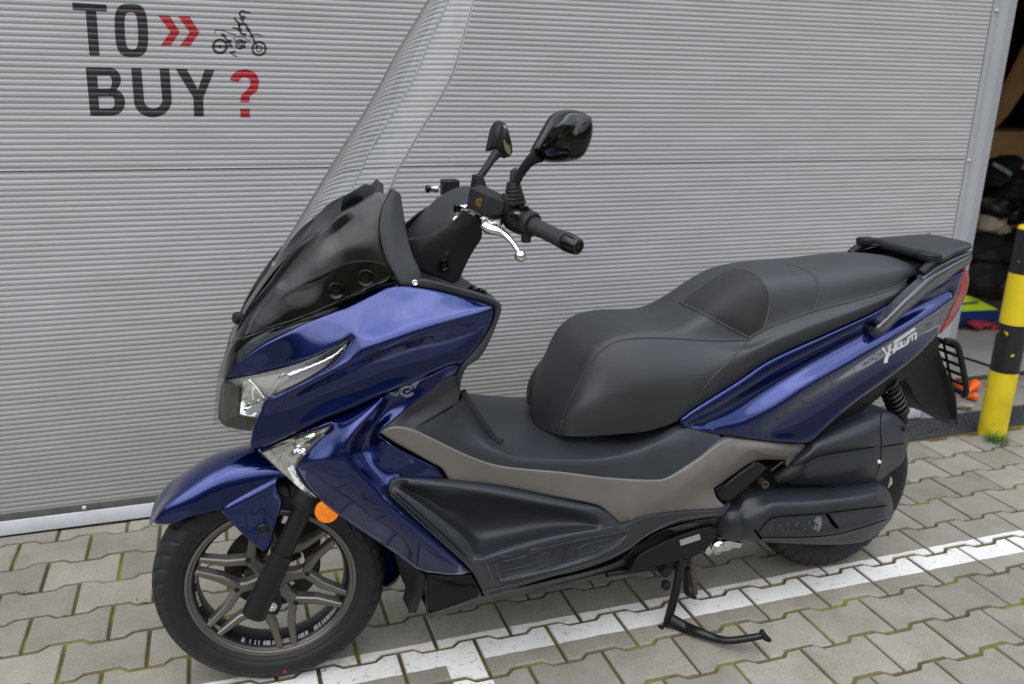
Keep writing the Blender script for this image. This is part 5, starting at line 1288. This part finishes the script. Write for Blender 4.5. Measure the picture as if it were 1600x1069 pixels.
turned('rail_bolt', M['gloss'], (1371, 507, .168), (-.1, -1, 0), [(.011, -.02), (.011, .004), (.008, .006), (.0005, .006)], 16)
hullobj('rack_base', M['black'], [('f', 1.72, .085, .925), ('f', 1.72, -.085, .925), ('f', 1.90, .06, .962), ('f', 1.90, -.06, .962), ('f', 1.72, .09, .86), ('f', 1.72, -.09, .86), ('f', 1.88, .07, .90), ('f', 1.88, -.07, .90)], .004)
# rack plate on top
loft('rack_plate', M['grey'], [[('f', 1.735, .118, .940), ('f', 1.77, .132, .952), ('f', 1.83, .110, .962), ('f', 1.912, .086, .972), ('f', 1.93, .070, .974)],
                              [('f', 1.735, .105, .952), ('f', 1.77, .118, .966), ('f', 1.83, .100, .975), ('f', 1.915, .078, .981), ('f', 1.935, .062, .980)],
                              [('f', 1.755, 0, .966), ('f', 1.79, 0, .974), ('f', 1.85, 0, .979), ('f', 1.925, 0, .983), ('f', 1.945, 0, .980)]], nu=30, nv=6, solid=.006)
bm = bmesh.new()
pts = [('f', 1.70, .135, .925), ('f', 1.735, .128, .950), ('f', 1.755, .10, .962), ('f', 1.752, .05, .960), ('f', 1.750, 0, .961)]
pp_ = [L3(p) for p in pts]; pp_ += [p * np.array([1, -1, 1]) for p in pp_[-2::-1]]
tube(bm, smoothpts(pp_, 5), .0125, 12); bmobj('rack_front_lip', bm, M['black'], ROOT)
for sg in (1, -1):
    bm = bmesh.new(); c_ = L3(('f', 1.745, .118 * sg, .962)); box(bm, c_ - np.array([.03, .022, .008]), c_ + np.array([.02, .022, .012]), .006); bmobj('rack_pad', bm, M['black'], ROOT)
turned('rack_bolt', M['steel'], ('f', 1.925, -.075, .985), (0, 0, 1), [(.006, -.004), (.006, .002), (.0005, .003)], 14)

# ---- mudguard and plate bracket
relief('rear_mudguard', M['black'], [(1456, 543, .070), (1464, 541, .070), (1469, 552, .070), (1475, 570, .072), (1483, 590, .075), (1493, 617, .078), (1495.5, 640, .078), (1497, 662, .076), (1487.6, 662, .072), (1468, 657, .070), (1446.7, 641, .068), (1429, 621.5, .066), (1418, 600, .066), (1410, 590, .068), (1425, 578, .075), (1440, 560, .074)],
    feats=[[(1459, 560, .055), (1466, 585, .050), (1478, 625, .052), (1486, 655, .058)], [(1430, 600, .058), (1452, 632, .050), (1476, 652, .055)], ], roll=(3, .004), thick=.03, grid=4.5, mirror=True)
loft('rear_mudguard', M['black'], [[(1418, 600, .064), (1429, 622, .064), (1447, 641, .064), (1468, 656, .066), (1488, 661, .068), (1496, 660, .070)], [(1418, 600, .064, 0), (1429, 622, .064, 0), (1447, 641, .064, 0), (1468, 656, .066, 0), (1488, 661, .068, 0), (1496, 660, .070, 0)]], nu=24, nv=3)
bm = bmesh.new(); f1, f2 = ('f', 1.938, .08, .690), ('f', 2.015, .08, .530)
def bar(a, b, r): tube(bm, [L3(a), L3(b)], r, 10)
for sg in (1, -1):
    tube(bm, smoothpts([L3(('f', 1.905, .066 * sg, .700)), L3(('f', 1.935, .078 * sg, .692)), L3(('f', 1.962, .083 * sg, .640)), L3(('f', 2.005, .083 * sg, .540)), L3(('f', 2.005, .070 * sg, .520))], 4), .0085, 10)
for k in range(6):
    t = k / 5; r_ = .005 if 0 < k < 5 else .008
    bar(('f', 1.940 + .07 * t, .083, .682 - .155 * t), ('f', 1.940 + .07 * t, -.083, .682 - .155 * t), r_)
for y_ in (.03, -.03): bar(('f', 1.938, y_, .685), ('f', 2.008, y_, .53), .004)
bmobj('plate_bracket', bm, M['black'], ROOT)
# ---- rear shock
for sg in (1,):
    bm = bmesh.new(); a, b = L3((1386, 597, .07)), L3((1404, 640, .07)); n = 160; pts = []
    ax = (b - a); L = np.linalg.norm(ax); ax /= L; u_ = np.cross(ax, [0, 1, 0]); u_ /= np.linalg.norm(u_); v_ = np.cross(ax, u_)
    for i in range(n): 
        t = i / (n - 1); th = t * 2 * math.pi * 6.5; pts.append(a + ax * L * t + u_ * .026 * math.cos(th) + v_ * .026 * math.sin(th))
    tube(bm, pts, .0048, 8); bmobj('shock_spring', bm, M['fork'], ROOT)
    bm = bmesh.new(); tube(bm, [a - ax * .05, a + ax * L * .5], .010, 12); tube(bm, [a + ax * L * .4, b + ax * .01], .014, 12); tube(bm, [b - ax * .004, b + ax * .012], [.03, .028], 16); tube(bm, [b + ax * .012, b + ax * .05], .015, 12)
    bmobj('shock_body', bm, M['fork'], ROOT)

# ---- airbox
air = relief('air_box', M['cvt'], [(1227, 731, .130), (1236, 718, .135), (1245.7, 706, .137), (1268, 687, .132), (1309, 665.5, .122), (1349, 649, .115), (1383.7, 643, .108), (1404.5, 652, .102), (1416, 669, .098), (1418, 694, .100), (1416, 706, .100), (1409.7, 723, .100), (1396, 735, .102), (1378, 750, .108), (1367, 757, .112), (1344.6, 761, .120), (1322, 764, .126), (1277, 760, .132), (1232, 757.6, .130), (1225.5, 746, .128)],
    feats=[[(1240, 728, .158), (1258, 716, .172), (1277, 707.5, .176), (1320, 699, .172), (1367, 692, .160), (1410, 686, .125)],
           [(1244, 733, .152), (1262, 720, .162), (1279, 712, .165), (1320, 704, .162), (1367, 697.5, .152), (1412, 692, .118)],
           [(1262, 690, .150), (1310, 672, .146), (1360, 657, .138), (1395, 652, .122)],
           [(1288, 754, .148), (1330, 741, .156), (1372, 727, .150)], [(1262, 748, .156), (1300, 742, .162), (1340, 733, .164), (1374, 722, .156)],
           [(1300, 759, .132), (1340, 752, .138), (1368, 746, .134)]],
    roll=(5, .008), thick=.06, grid=4)
bm = bmesh.new(); line_on(bm, air, [(1377, 645), (1375, 670), (1377, 692), (1375, 722), (1368, 746)], .0016, -.0004); bmobj('box_joint', bm, M['gap'], air)
turned('box_screw', M['black'], (1413, 670, .112), (.3, -1, .2), [(.008, -.01), (.008, .003), (.0005, .004)], 14)
turned('box_screw', M['silver'], (1374, 722, .160), (0, -1, 0), [(.005, -.01), (.005, .002), (.0005, .003)], 12)
# ---- transmission case
cvt = relief('transmission_cover', M['cvt'], [(1140, 800, .158), (1153, 793, .160), (1160.4, 781, .160), (1176, 774.5, .158), (1210, 772, .158), (1254.7, 770, .156), (1322, 764, .150), (1367, 757.5, .145), (1382.7, 760, .142), (1391.7, 774, .140), (1396, 794.7, .142), (1393, 810, .144), (1378, 828, .148), (1362.5, 840, .150), (1344.6, 847.5, .152), (1311, 851, .155), (1254.7, 850.5, .158), (1187, 846.5, .158), (1150, 844, .156), (1138, 830, .156)],
    feats=[[(1165, 812, .188), (1190, 795, .196), (1205, 786, .198), (1254, 784, .198), (1322, 778, .194), (1370, 772, .184)],
           [(1172, 826, .190), (1180.6, 828, .196), (1198.6, 809, .204), (1210, 804, .206), (1250, 801.5, .206), (1288, 799, .205), (1340, 792, .200), (1382, 787, .182)],
           [(1185, 829, .192), (1201, 812, .197), (1212, 808, .198), (1250, 805.5, .199), (1286, 803, .199), (1340, 796.5, .195), (1384, 791, .178)],
           [(1190, 838, .192), (1250, 837, .198), (1300, 833, .202), (1345, 822, .196), (1383, 808, .178)],
           [(1187, 843, .180), (1250, 843, .184), (1302, 839, .186), (1350, 829, .180)]],
    roll=(5, .008), thick=.07, grid=4)
patch('cover_slot', M['gap'], cvt, [[(1289, 801, 0), (1294, 802, 0), (1311, 824, 0), (1308, 827, 0), (1300, 820, 0)]], .001, grid=3)
patch('cover_slot', M['gap'], cvt, [[(1178, 829, 0), (1181, 828, 0), (1192, 842, 0), (1188, 843, 0)]], .001, grid=3)
# raised maker's lettering, same paint as the cover
def glyphs():
    S_ = {'K': [[(0, 0), (0, 10)], [(7, 0), (0, 5.2), (7, 10)]], 'Y': [[(0, 0), (3.5, 5), (7, 0)], [(3.5, 5), (3.5, 10)]], 'M': [[(0, 10), (0, 0), (4, 6), (8, 0), (8, 10)]],
          'C': [[(7, 2), (5, 0), (2, 0), (0, 2), (0, 8), (2, 10), (5, 10), (7, 8)]], 'O': [[(2, 0), (5, 0), (7, 2), (7, 8), (5, 10), (2, 10), (0, 8), (0, 2), (2, 0)]]}
    out = []; x = 0
    for ch in 'KYMCO':
        for s_ in S_[ch]: out.append([(x + a, b) for a, b in s_])
        x += 11 if ch == 'M' else 9.6
    return out
bm = bmesh.new()
for s_ in glyphs(): line_on(bm, cvt, [(1213 + a * 1.25, 819 + b * 1.15 - a * .10) for a, b in s_], .0026, .0006, 3, 6)
bmobj('maker_lettering', bm, M['cvt'], cvt)
patch('case_emblem', M['emb'], cvt, [Q9 for Q9 in [[(1272, 814, 0), (1277, 807, 0), (1283, 807, 0), (1284, 818, 0), (1280, 830, 0), (1276, 831, 0), (1279, 820, 0), (1275, 817, 0)], [(1270, 820, 0), (1273, 818, 0), (1277, 824, 0), (1275, 829, 0), (1270, 826, 0)]]], .0008, grid=2.5)
relief('drive_boot', M['cvt'], [(1120, 812, .150), (1128, 801, .158), (1146, 795.5, .164), (1168, 799, .166), (1174.5, 808, .166), (1173, 826, .164), (1168, 838, .160), (1150, 845.5, .154), (1133.5, 843, .148), (1119, 838, .142)], pts=[(1148, 818, .185)], kern='r3', roll=(4, .006), thick=.05, grid=5)
prism('engine_case', M['black'], [(1130, 785), (1190, 735), (1240, 700), (1330, 680), (1400, 690), (1385, 770), (1350, 840), (1200, 842), (1120, 840), (1100, 810)], .10, -.12, bev=0)
prism('swing_arm', M['fork'], [(1118, 766), (1180, 722), (1192, 726), (1200, 732), (1170, 760), (1140, 785), (1124, 782)], .165, .10, bev=.004)
rod('intake_hose', M['black'], [(1212, 748, .13), (1226, 742, .14), (1238, 735, .14), (1247, 722, .135)], [.018, .022, .026, .024], 16)
rod('fuel_pipe', M['black'], [(1176, 728, .172), (1160, 738, .178), (1136, 757, .178), (1124, 768, .17)], .0055, 10)
rod('frame_rod', M['fork'], [(1222, 722, .155), (1204, 736, .16)], .004, 8)
turned('clamp_ring', M['brown'], (1195, 757, .14), (0, -1, 0), [(.011, -.02), (.011, .004), (.007, .004), (.007, -.02)], 18)
prism('rear_hub_bits', M['steel'], [(1372, 752), (1386, 742), (1394, 745), (1396, 756), (1386, 766), (1378, 762)], .09, .05, bev=.003)
# silver cap and bracket under the case
turned('drain_cap', M['steel'], (1122, 855, .150), (-.1, -1, 0), [(.014, -.03), (.019, -.004), (.0195, .004), (.015, .008), (.010, .006), (.009, .010), (.0005, .011)], 24)
prism('cap_bracket', M['steel'], [(1101, 864), (1110, 852), (1140, 845), (1150, 847), (1161, 849), (1157, 857), (1146, 857), (1138, 862), (1118, 862), (1108, 869)], .125, .11, bev=.002)
prism('id_label', M['white'], [(1062, 845), (1093, 835), (1095, 843), (1064, 853)], .163, .160, bev=0)
prism('lower_frame_plate', M['black'], [(1000, 868), (1062, 838), (1110, 824), (1122, 828), (1112, 850), (1090, 868), (1040, 882), (985, 893)], .160, .10, bev=.003)

def groove(name, o, lines, r=.0016, m=None):
    bm = bmesh.new()
    for l_ in lines: line_on(bm, o, l_, r, -.0002, 3, 6)
    bmobj(name, bm, m or M['gap'], o)
groove('cover_groove', cvt, [[(1186, 830), (1201, 812.5), (1212, 808), (1250, 805), (1287, 802.5)], [(1296, 801), (1340, 795.5), (1386, 790)], [(1192, 840), (1250, 839.5), (1300, 836), (1345, 825), (1384, 812)]])
groove('box_groove', air, [[(1245, 733), (1262, 721), (1279, 713), (1320, 705.5), (1366, 698.5)], [(1380, 698), (1413, 692.5)]])
groove('edge_highlight', foot, [[(757, 871), (800, 855), (850, 842), (900, 833), (958, 823)], [(611, 773), (657, 817), (700, 855), (738, 889)], [(622, 765), (660, 791), (700, 821), (728, 846), (741, 871), (752, 868)], [(774, 881), (818, 869), (872, 851), (930, 839), (972, 831)], [(782, 908), (840, 896), (902, 880), (958, 857), (980, 836)], [(774, 882), (784, 908)], [(760, 925), (810, 912), (860, 898), (949, 872), (983, 855), (1020, 830), (1062, 812), (1120, 803)], [(760, 879), (768, 900), (772, 922)]], .0009, M['lit_edge'])  # highlights on ledge and rim edges, drawn in as lighter grey strips
groove('panel_groove', foot, [[(617, 768), (660, 806), (700, 842), (730, 871)]], .0012)
# ---- centre stand
st_leg = rod('stand_leg', M['fork'], [(1067, 872, .155), (1062, 890, .157), (1057, 920, .160), (1049, 950, .158), (1043, 972, .152), (1041, 984, .148)], .0115, 14)
rod('stand_leg', M['fork'], [(1072, 888, .12), (1073, 912, .12), (1074, 926, .12), (1086, 934, .12)], [.010, .010, .009, .006], 12)
rod('stand_leg', M['fork'], [('f', .985, -.155, .17), ('f', 1.0, -.157, .09), ('f', 1.02, -.150, .008)], .0115, 14)
rod('stand_crossbar', M['fork'], [('f', .975, .165, .175), ('f', .975, -.165, .175)], .014, 14)
rod('stand_linkage', M['fork'], [(948, 897, .13), (1000, 889.5, .13), (1030, 885.5, .135), (1050, 878, .14)], .0085, 12)
prism('stand_bracket', M['fork'], [(1022, 868), (1040, 862), (1072, 862), (1083, 868), (1078, 884), (1060, 890), (1030, 888)], .150, .135, bev=.002)
rod('stand_tang', M['fork'], [(1046, 968, .160), (1070, 980, .185), (1092, 988, .225), (1115, 996.5, .255), (1137, 1001, .285), (1165, 998, .31), (1190, 993.5, .33)], [.018, .016, .013, .011, .010, .0095, .009], 14)
rod('tang_plate', M['fork'], [(1190, 985, .325), (1194, 994, .33), (1203, 1001, .335)], [.006, .009, .006], 8)
rod('stand_foot', M['fork'], [(1031, 981, .155), (1040, 988, .150), (1052, 989, .145)], [.009, .011, .009], 10)
rod('stand_spring', M['brown'], [(1079, 880, .12), (1083, 905, .12), (1086, 928, .12)], [.008, .0095, .008], 10)
turned('rubber_stop', M['black'], (1040, 915, .150), (-.5, -.8, 0), [(.0115, -.01), (.012, .004), (.009, .009), (.0005, .010)], 18)

# ---- handlebar cover
hc = relief('handlebar_cover', M['black'], [(637, 374, .075), (643, 402, .085), (650, 416, .09), (659, 425, .092), (683.5, 434, .095), (708, 443.5, .095), (717.4, 437, .095), (725, 420, .096), (733, 404, .098), (741, 390, .10), (753, 370, .11), (751, 347.5, .12), (742, 338, .12), (728, 330, .115), (712, 342, .105), (699, 347, .10), (680, 358, .095), (662, 370, .09)],
    feats=[[(655, 392, .092), (675, 373, .100), (697, 357, .104), (716, 357, .110), (740, 350, .120)]], pts=[(690, 400, .085), (700, 375, .088)], roll=(3, .004), thick=.01, grid=4.5, mirror=True)
rod('cover_rib', M['black'], [(698, 398, .096), (704, 378, .098)], [.008, .004], 10)
turned('cover_bolt', M['gloss'], (692.7, 414.8, .102), (-.1, -1, 0), [(.014, -.01), (.014, .001), (.010, .002), (.007, .0), (.005, .004), (.0005, .004)], 22)
loft('handlebar_top', M['grey'], [
    [(643, 402, .083), (655, 392, .090), (675, 373, .098), (697, 357, .102), (716, 345, .108), (734, 332, .115), (752, 338, .12), (758, 352, .12)],
    [(636, 376, -.055, .055), (650, 350, -.06, .06), (664, 331, -.065, .065), (680, 313, -.07, .07), (697, 301, -.075, .075), (715, 293, -.08, .08), (731, 293, -.08, .08), (745, 303, -.08, .08)],
    [(636, 374, -.055, 0), (650, 347, -.06, 0), (664, 328, -.065, 0), (680, 310, -.07, 0), (697, 297, -.075, 0), (715, 289, -.08, 0), (731, 289, -.08, 0), (745, 300, -.08, 0)]], nu=30, nv=6)
# ---- left controls
mc = hullobj('brake_reservoir', M['black'], [(733.5, 292, .155), (762, 303, .200), (755, 337, .200), (728, 324, .155), (790, 315, .215), (786, 336, .215), (752, 288, .13), (790, 305, .18), (785, 330, .18), (740, 320, .12)])
turned('sight_glass', mat('brass_ring', (.25, .17, .07), .35, metal=.6), (749.5, 316.5, .186), (-.75, -1, .1), [(.0085, -.006), (.0085, .002), (.0065, .002), (.0060, -.001), (.0005, -.001)], 22, parent=mc)
turned('sight_glass_window', mat('brake_fluid', (.12, .05, .005), .1, coat=1), (749.5, 316.5, .1865), (-.75, -1, .1), [(.0055, -.003), (.0052, .001), (.0005, .0015)], 18, parent=mc)
hullobj('reservoir_clamp', M['black'], [(784, 300, .20), (800, 305, .215), (803, 330, .215), (786, 337, .21), (788, 303, .17), (804, 312, .17), (800, 335, .17)])
hullobj('brake_reservoir', M['black'], [('f', .455, -.125, 1.165), ('f', .50, -.130, 1.165), ('f', .50, -.165, 1.165), ('f', .46, -.165, 1.165), ('f', .455, -.125, 1.125), ('f', .50, -.13, 1.125), ('f', .50, -.165, 1.125), ('f', .46, -.165, 1.125)])
# throttle-side adjuster
turned('cable_adjuster', M['steel'], (722, 325.5, .11), (-1, -.15, .05), [(.007, -.012), (.0085, -.010), (.0085, -.004), (.0065, -.002), (.0065, .002), (.0085, .003), (.0085, .006)], 18)
turned('adjuster_cap', M['gloss'], (713, 325, .11), (-1, -.15, .05), [(.009, -.004), (.009, .004), (.006, .006), (.0005, .006)], 18)
rod('cable_hook', M['steel'], [(715, 331, .11), (714, 338, .11), (711, 341, .11), (709, 344, .11)], .0035, 8)
turned('cable_adjuster', M['steel'], ('f', .425, -.10, 1.150), (-1, 0, .05), [(.0065, -.012), (.0085, -.010), (.0085, -.002), (.0065, .0), (.0085, .006), (.0005, .007)], 18)
turned('adjuster_cap', M['gloss'], ('f', .412, -.10, 1.150), (-1, 0, .05), [(.009, -.004), (.009, .004), (.0005, .006)], 18)
# lever
lev = rod('brake_lever', M['steel'], [(757, 352, .205), (767, 358, .215), (778, 361, .225), (789, 367, .235), (799, 377, .250), (807, 388, .262), (812, 396, .270)], [.013, .0145, .012, .0085, .0065, .0055, .005], 16, flat=((0, 0, 1), .8))
bm = bmesh.new(); bmesh.ops.create_uvsphere(bm, u_segments=24, v_segments=16, radius=.0125, matrix=Matrix.Translation(L3((813.5, 400, .272)))); bmobj('lever_ball', bm, M['steel'], lev)
turned('lever_pivot', M['steel'], (768, 348, .205), (-.2, -.3, 1), [(.016, -.008), (.016, .004), (.008, .005), (.007, .009), (.0005, .010)], 22)
turned('lever_pivot', M['steel'], (757, 343, .200), (-.2, -.3, 1), [(.009, -.008), (.009, .006), (.0005, .008)], 18)
turned('lever_pivot', M['steel'], (778, 346, .212), (-.2, -.3, 1), [(.008, -.008), (.008, .006), (.0005, .007)], 18)
# grip and switches along the bar axis
g0 = L3((806, 340, .195)); g1 = L3((905, 387, .355)); ax = (g1 - g0); GL = np.linalg.norm(ax); axn = Vector(ax / GL)
def along(t): return Vector(g0 + ax * t)
turned('switch_housing', M['black'], along(.06), axn, [(.018, -.022), (.028, -.020), (.030, -.012), (.0295, .012), (.027, .020), (.022, .022)], 32)
turned('switch_collar', M['black'], along(.235), axn, [(.027, -.010), (.0275, -.004), (.0275, .004), (.0255, .008), (.020, .010)], 32)
turned('grip', mat('grip_rubber', (.016, .016, .017), .65, bump=.8, bscale=260), along(.36), axn, [(.018, -.022), (.0185, -.010), (.0172, -.004)] + [(.0168 + .0006 * math.sin(k * 1.7), .002 + k * .0068) for k in range(10)] + [(.0182, .066), (.0182, .072), (.017, .075)], 40, angle=50)
turned('bar_end', M['gloss'], along(.80), axn, [(.017, -.004), (.0195, .0), (.0200, .004), (.0185, .022), (.0165, .032), (.0155, .0345), (.0095, .0345), (.0085, .031), (.006, .031), (.0055, .034), (.0005, .034)], 32)
for t_, up_, sz_ in ((.03, .030, (.016, .010, .006)), (.15, .029, (.010, .008, .005))):
    c_ = along(t_) + Vector((-.006, -.004, up_)); bm = bmesh.new(); box(bm, [-x / 1.0 for x in sz_], list(sz_), .002); bmesh.ops.translate(bm, vec=c_, verts=bm.verts); bmobj('switch_button', bm, M['gloss'], ROOT)
c_ = along(.10); bm = bmesh.new(); box(bm, (-.007, -.006, -.005), (.007, .006, .005), .002); bmesh.ops.translate(bm, vec=Vector(L3((803, 338, .235))), verts=bm.verts); bmobj('switch_button', bm, M['gloss'], ROOT)
bm = bmesh.new(); box(bm, (-.005, -.002, -.0016), (.005, .002, .0016)); bmesh.ops.translate(bm, vec=Vector(L3((808, 333, .243))), verts=bm.verts); bmobj('switch_mark', bm, M['white'], ROOT)
bm = bmesh.new(); box(bm, (-.009, -.008, -.012), (.009, .008, .010), .003); bmesh.ops.translate(bm, vec=Vector(L3((822, 370, .235))), verts=bm.verts); bmobj('switch_button', bm, M['black'], ROOT)
# handlebar on the far side
rod('far_grip', mat('grip_rubber', (.016, .016, .017), .65, bump=.8, bscale=260), [tuple(['f', *(g0 * np.array([1, 1, 1]) + ax * .2)[[0]], -float(-(g0 + ax * .2)[1]), float((g0 + ax * .2)[2])]), ('f', float((g0 + ax)[0]), float((g0 + ax)[1]), float((g0 + ax)[2]))], .018, 16)
rod('handlebar', M['fork'], [('f', .47, .10, 1.11), ('f', float(g0[0]), float(-g0[1]), float(g0[2]))], .013, 14)
rod('handlebar', M['fork'], [('f', .47, -.10, 1.11), ('f', float(g0[0]), float(g0[1]), float(g0[2]))], .013, 14)

# ---- mirrors
def boot(c0, c1, r0, r1, nm='mirror_boot'):
    a, b = L3(c0), L3(c1); n = 6; prof = []
    L = np.linalg.norm(b - a)
    for k in range(n):
        t0 = k / n; r = r0 + (r1 - r0) * t0; prof += [(r, t0 * L), (r * 1.0, (t0 + .6 / n) * L), (r * .90, (t0 + .85 / n) * L)]
    return turned(nm, M['black'], Vector(a), Vector(b - a), prof, 24, angle=40)
boot((804, 318, .20), (802, 284, .20), .024, .0125)
rod('mirror_stem', M['black'], [(802, 292, .20), (804, 268, .20), (806, 268, .20)], .009, 12, sm=False)
rod('mirror_stem', M['black'], [(806, 286, .205), (814, 270, .215), (828, 252, .235), (842, 242, .25)], [.009, .0095, .011, .016], 14)
mo = [(856, 193, .27), (863, 183, .275), (872, 176.5, .285), (887, 172, .30), (909, 174.7, .32), (924, 184, .335), (926.5, 202.5, .338), (921, 227, .335), (909, 245.7, .322), (893, 252, .30), (868.6, 254, .28), (850, 252, .262), (838, 243, .25), (831.6, 237, .245), (844, 215, .258)]
ms = relief('mirror_shell', M['gloss'], mo, feats=[[(846, 226, .285), (862, 200, .318), (874, 194, .330), (892, 197, .335)], [(850, 236, .278), (872, 222, .312), (892, 199, .330)], [(905, 180, .325), (900, 215, .342), (893, 245, .320)]], pts=[(900, 200, .342), (880, 185, .325)], kern='r', roll=(8, .016), thick=.014, grid=4)
relief('mirror_glass', M['mirror'], [(x * .97 + 884 * .03, y * .97 + 213 * .03, w - .018) for x, y, w in mo], roll=None, thick=0, grid=12)
def far(px, py, w): return (px, py, w)
boot((748, 298, -.12), (746, 272, -.12), .022, .012)
rod('mirror_stem', M['black'], [(746, 280, -.12), (756, 268, -.13), (768, 250, -.15), (776, 240, -.16)], [.008, .009, .010, .013], 14)
fo_ = [(762, 237, -.17), (766, 219, -.175), (770, 202.5, -.18), (776, 192, -.185), (782, 189, -.19), (790, 193, -.20), (796, 208.6, -.205), (801, 236, -.205), (797.6, 244, -.20), (788, 248, -.19), (780.7, 243, -.18), (776, 233, -.175)]
relief('mirror_shell', M['black'], fo_, feats=[[(774, 235, -.155), (778, 210, -.155), (783, 194, -.175)]], roll=(4, .008), thick=.02, grid=4)
relief('mirror_glass', M['mirror'], [(787, 194, -.18), (792, 200, -.18), (797, 218, -.185), (800.5, 238, -.185), (797, 243, -.185), (790, 236, -.175), (786, 215, -.17)], roll=None, thick=0, grid=6)
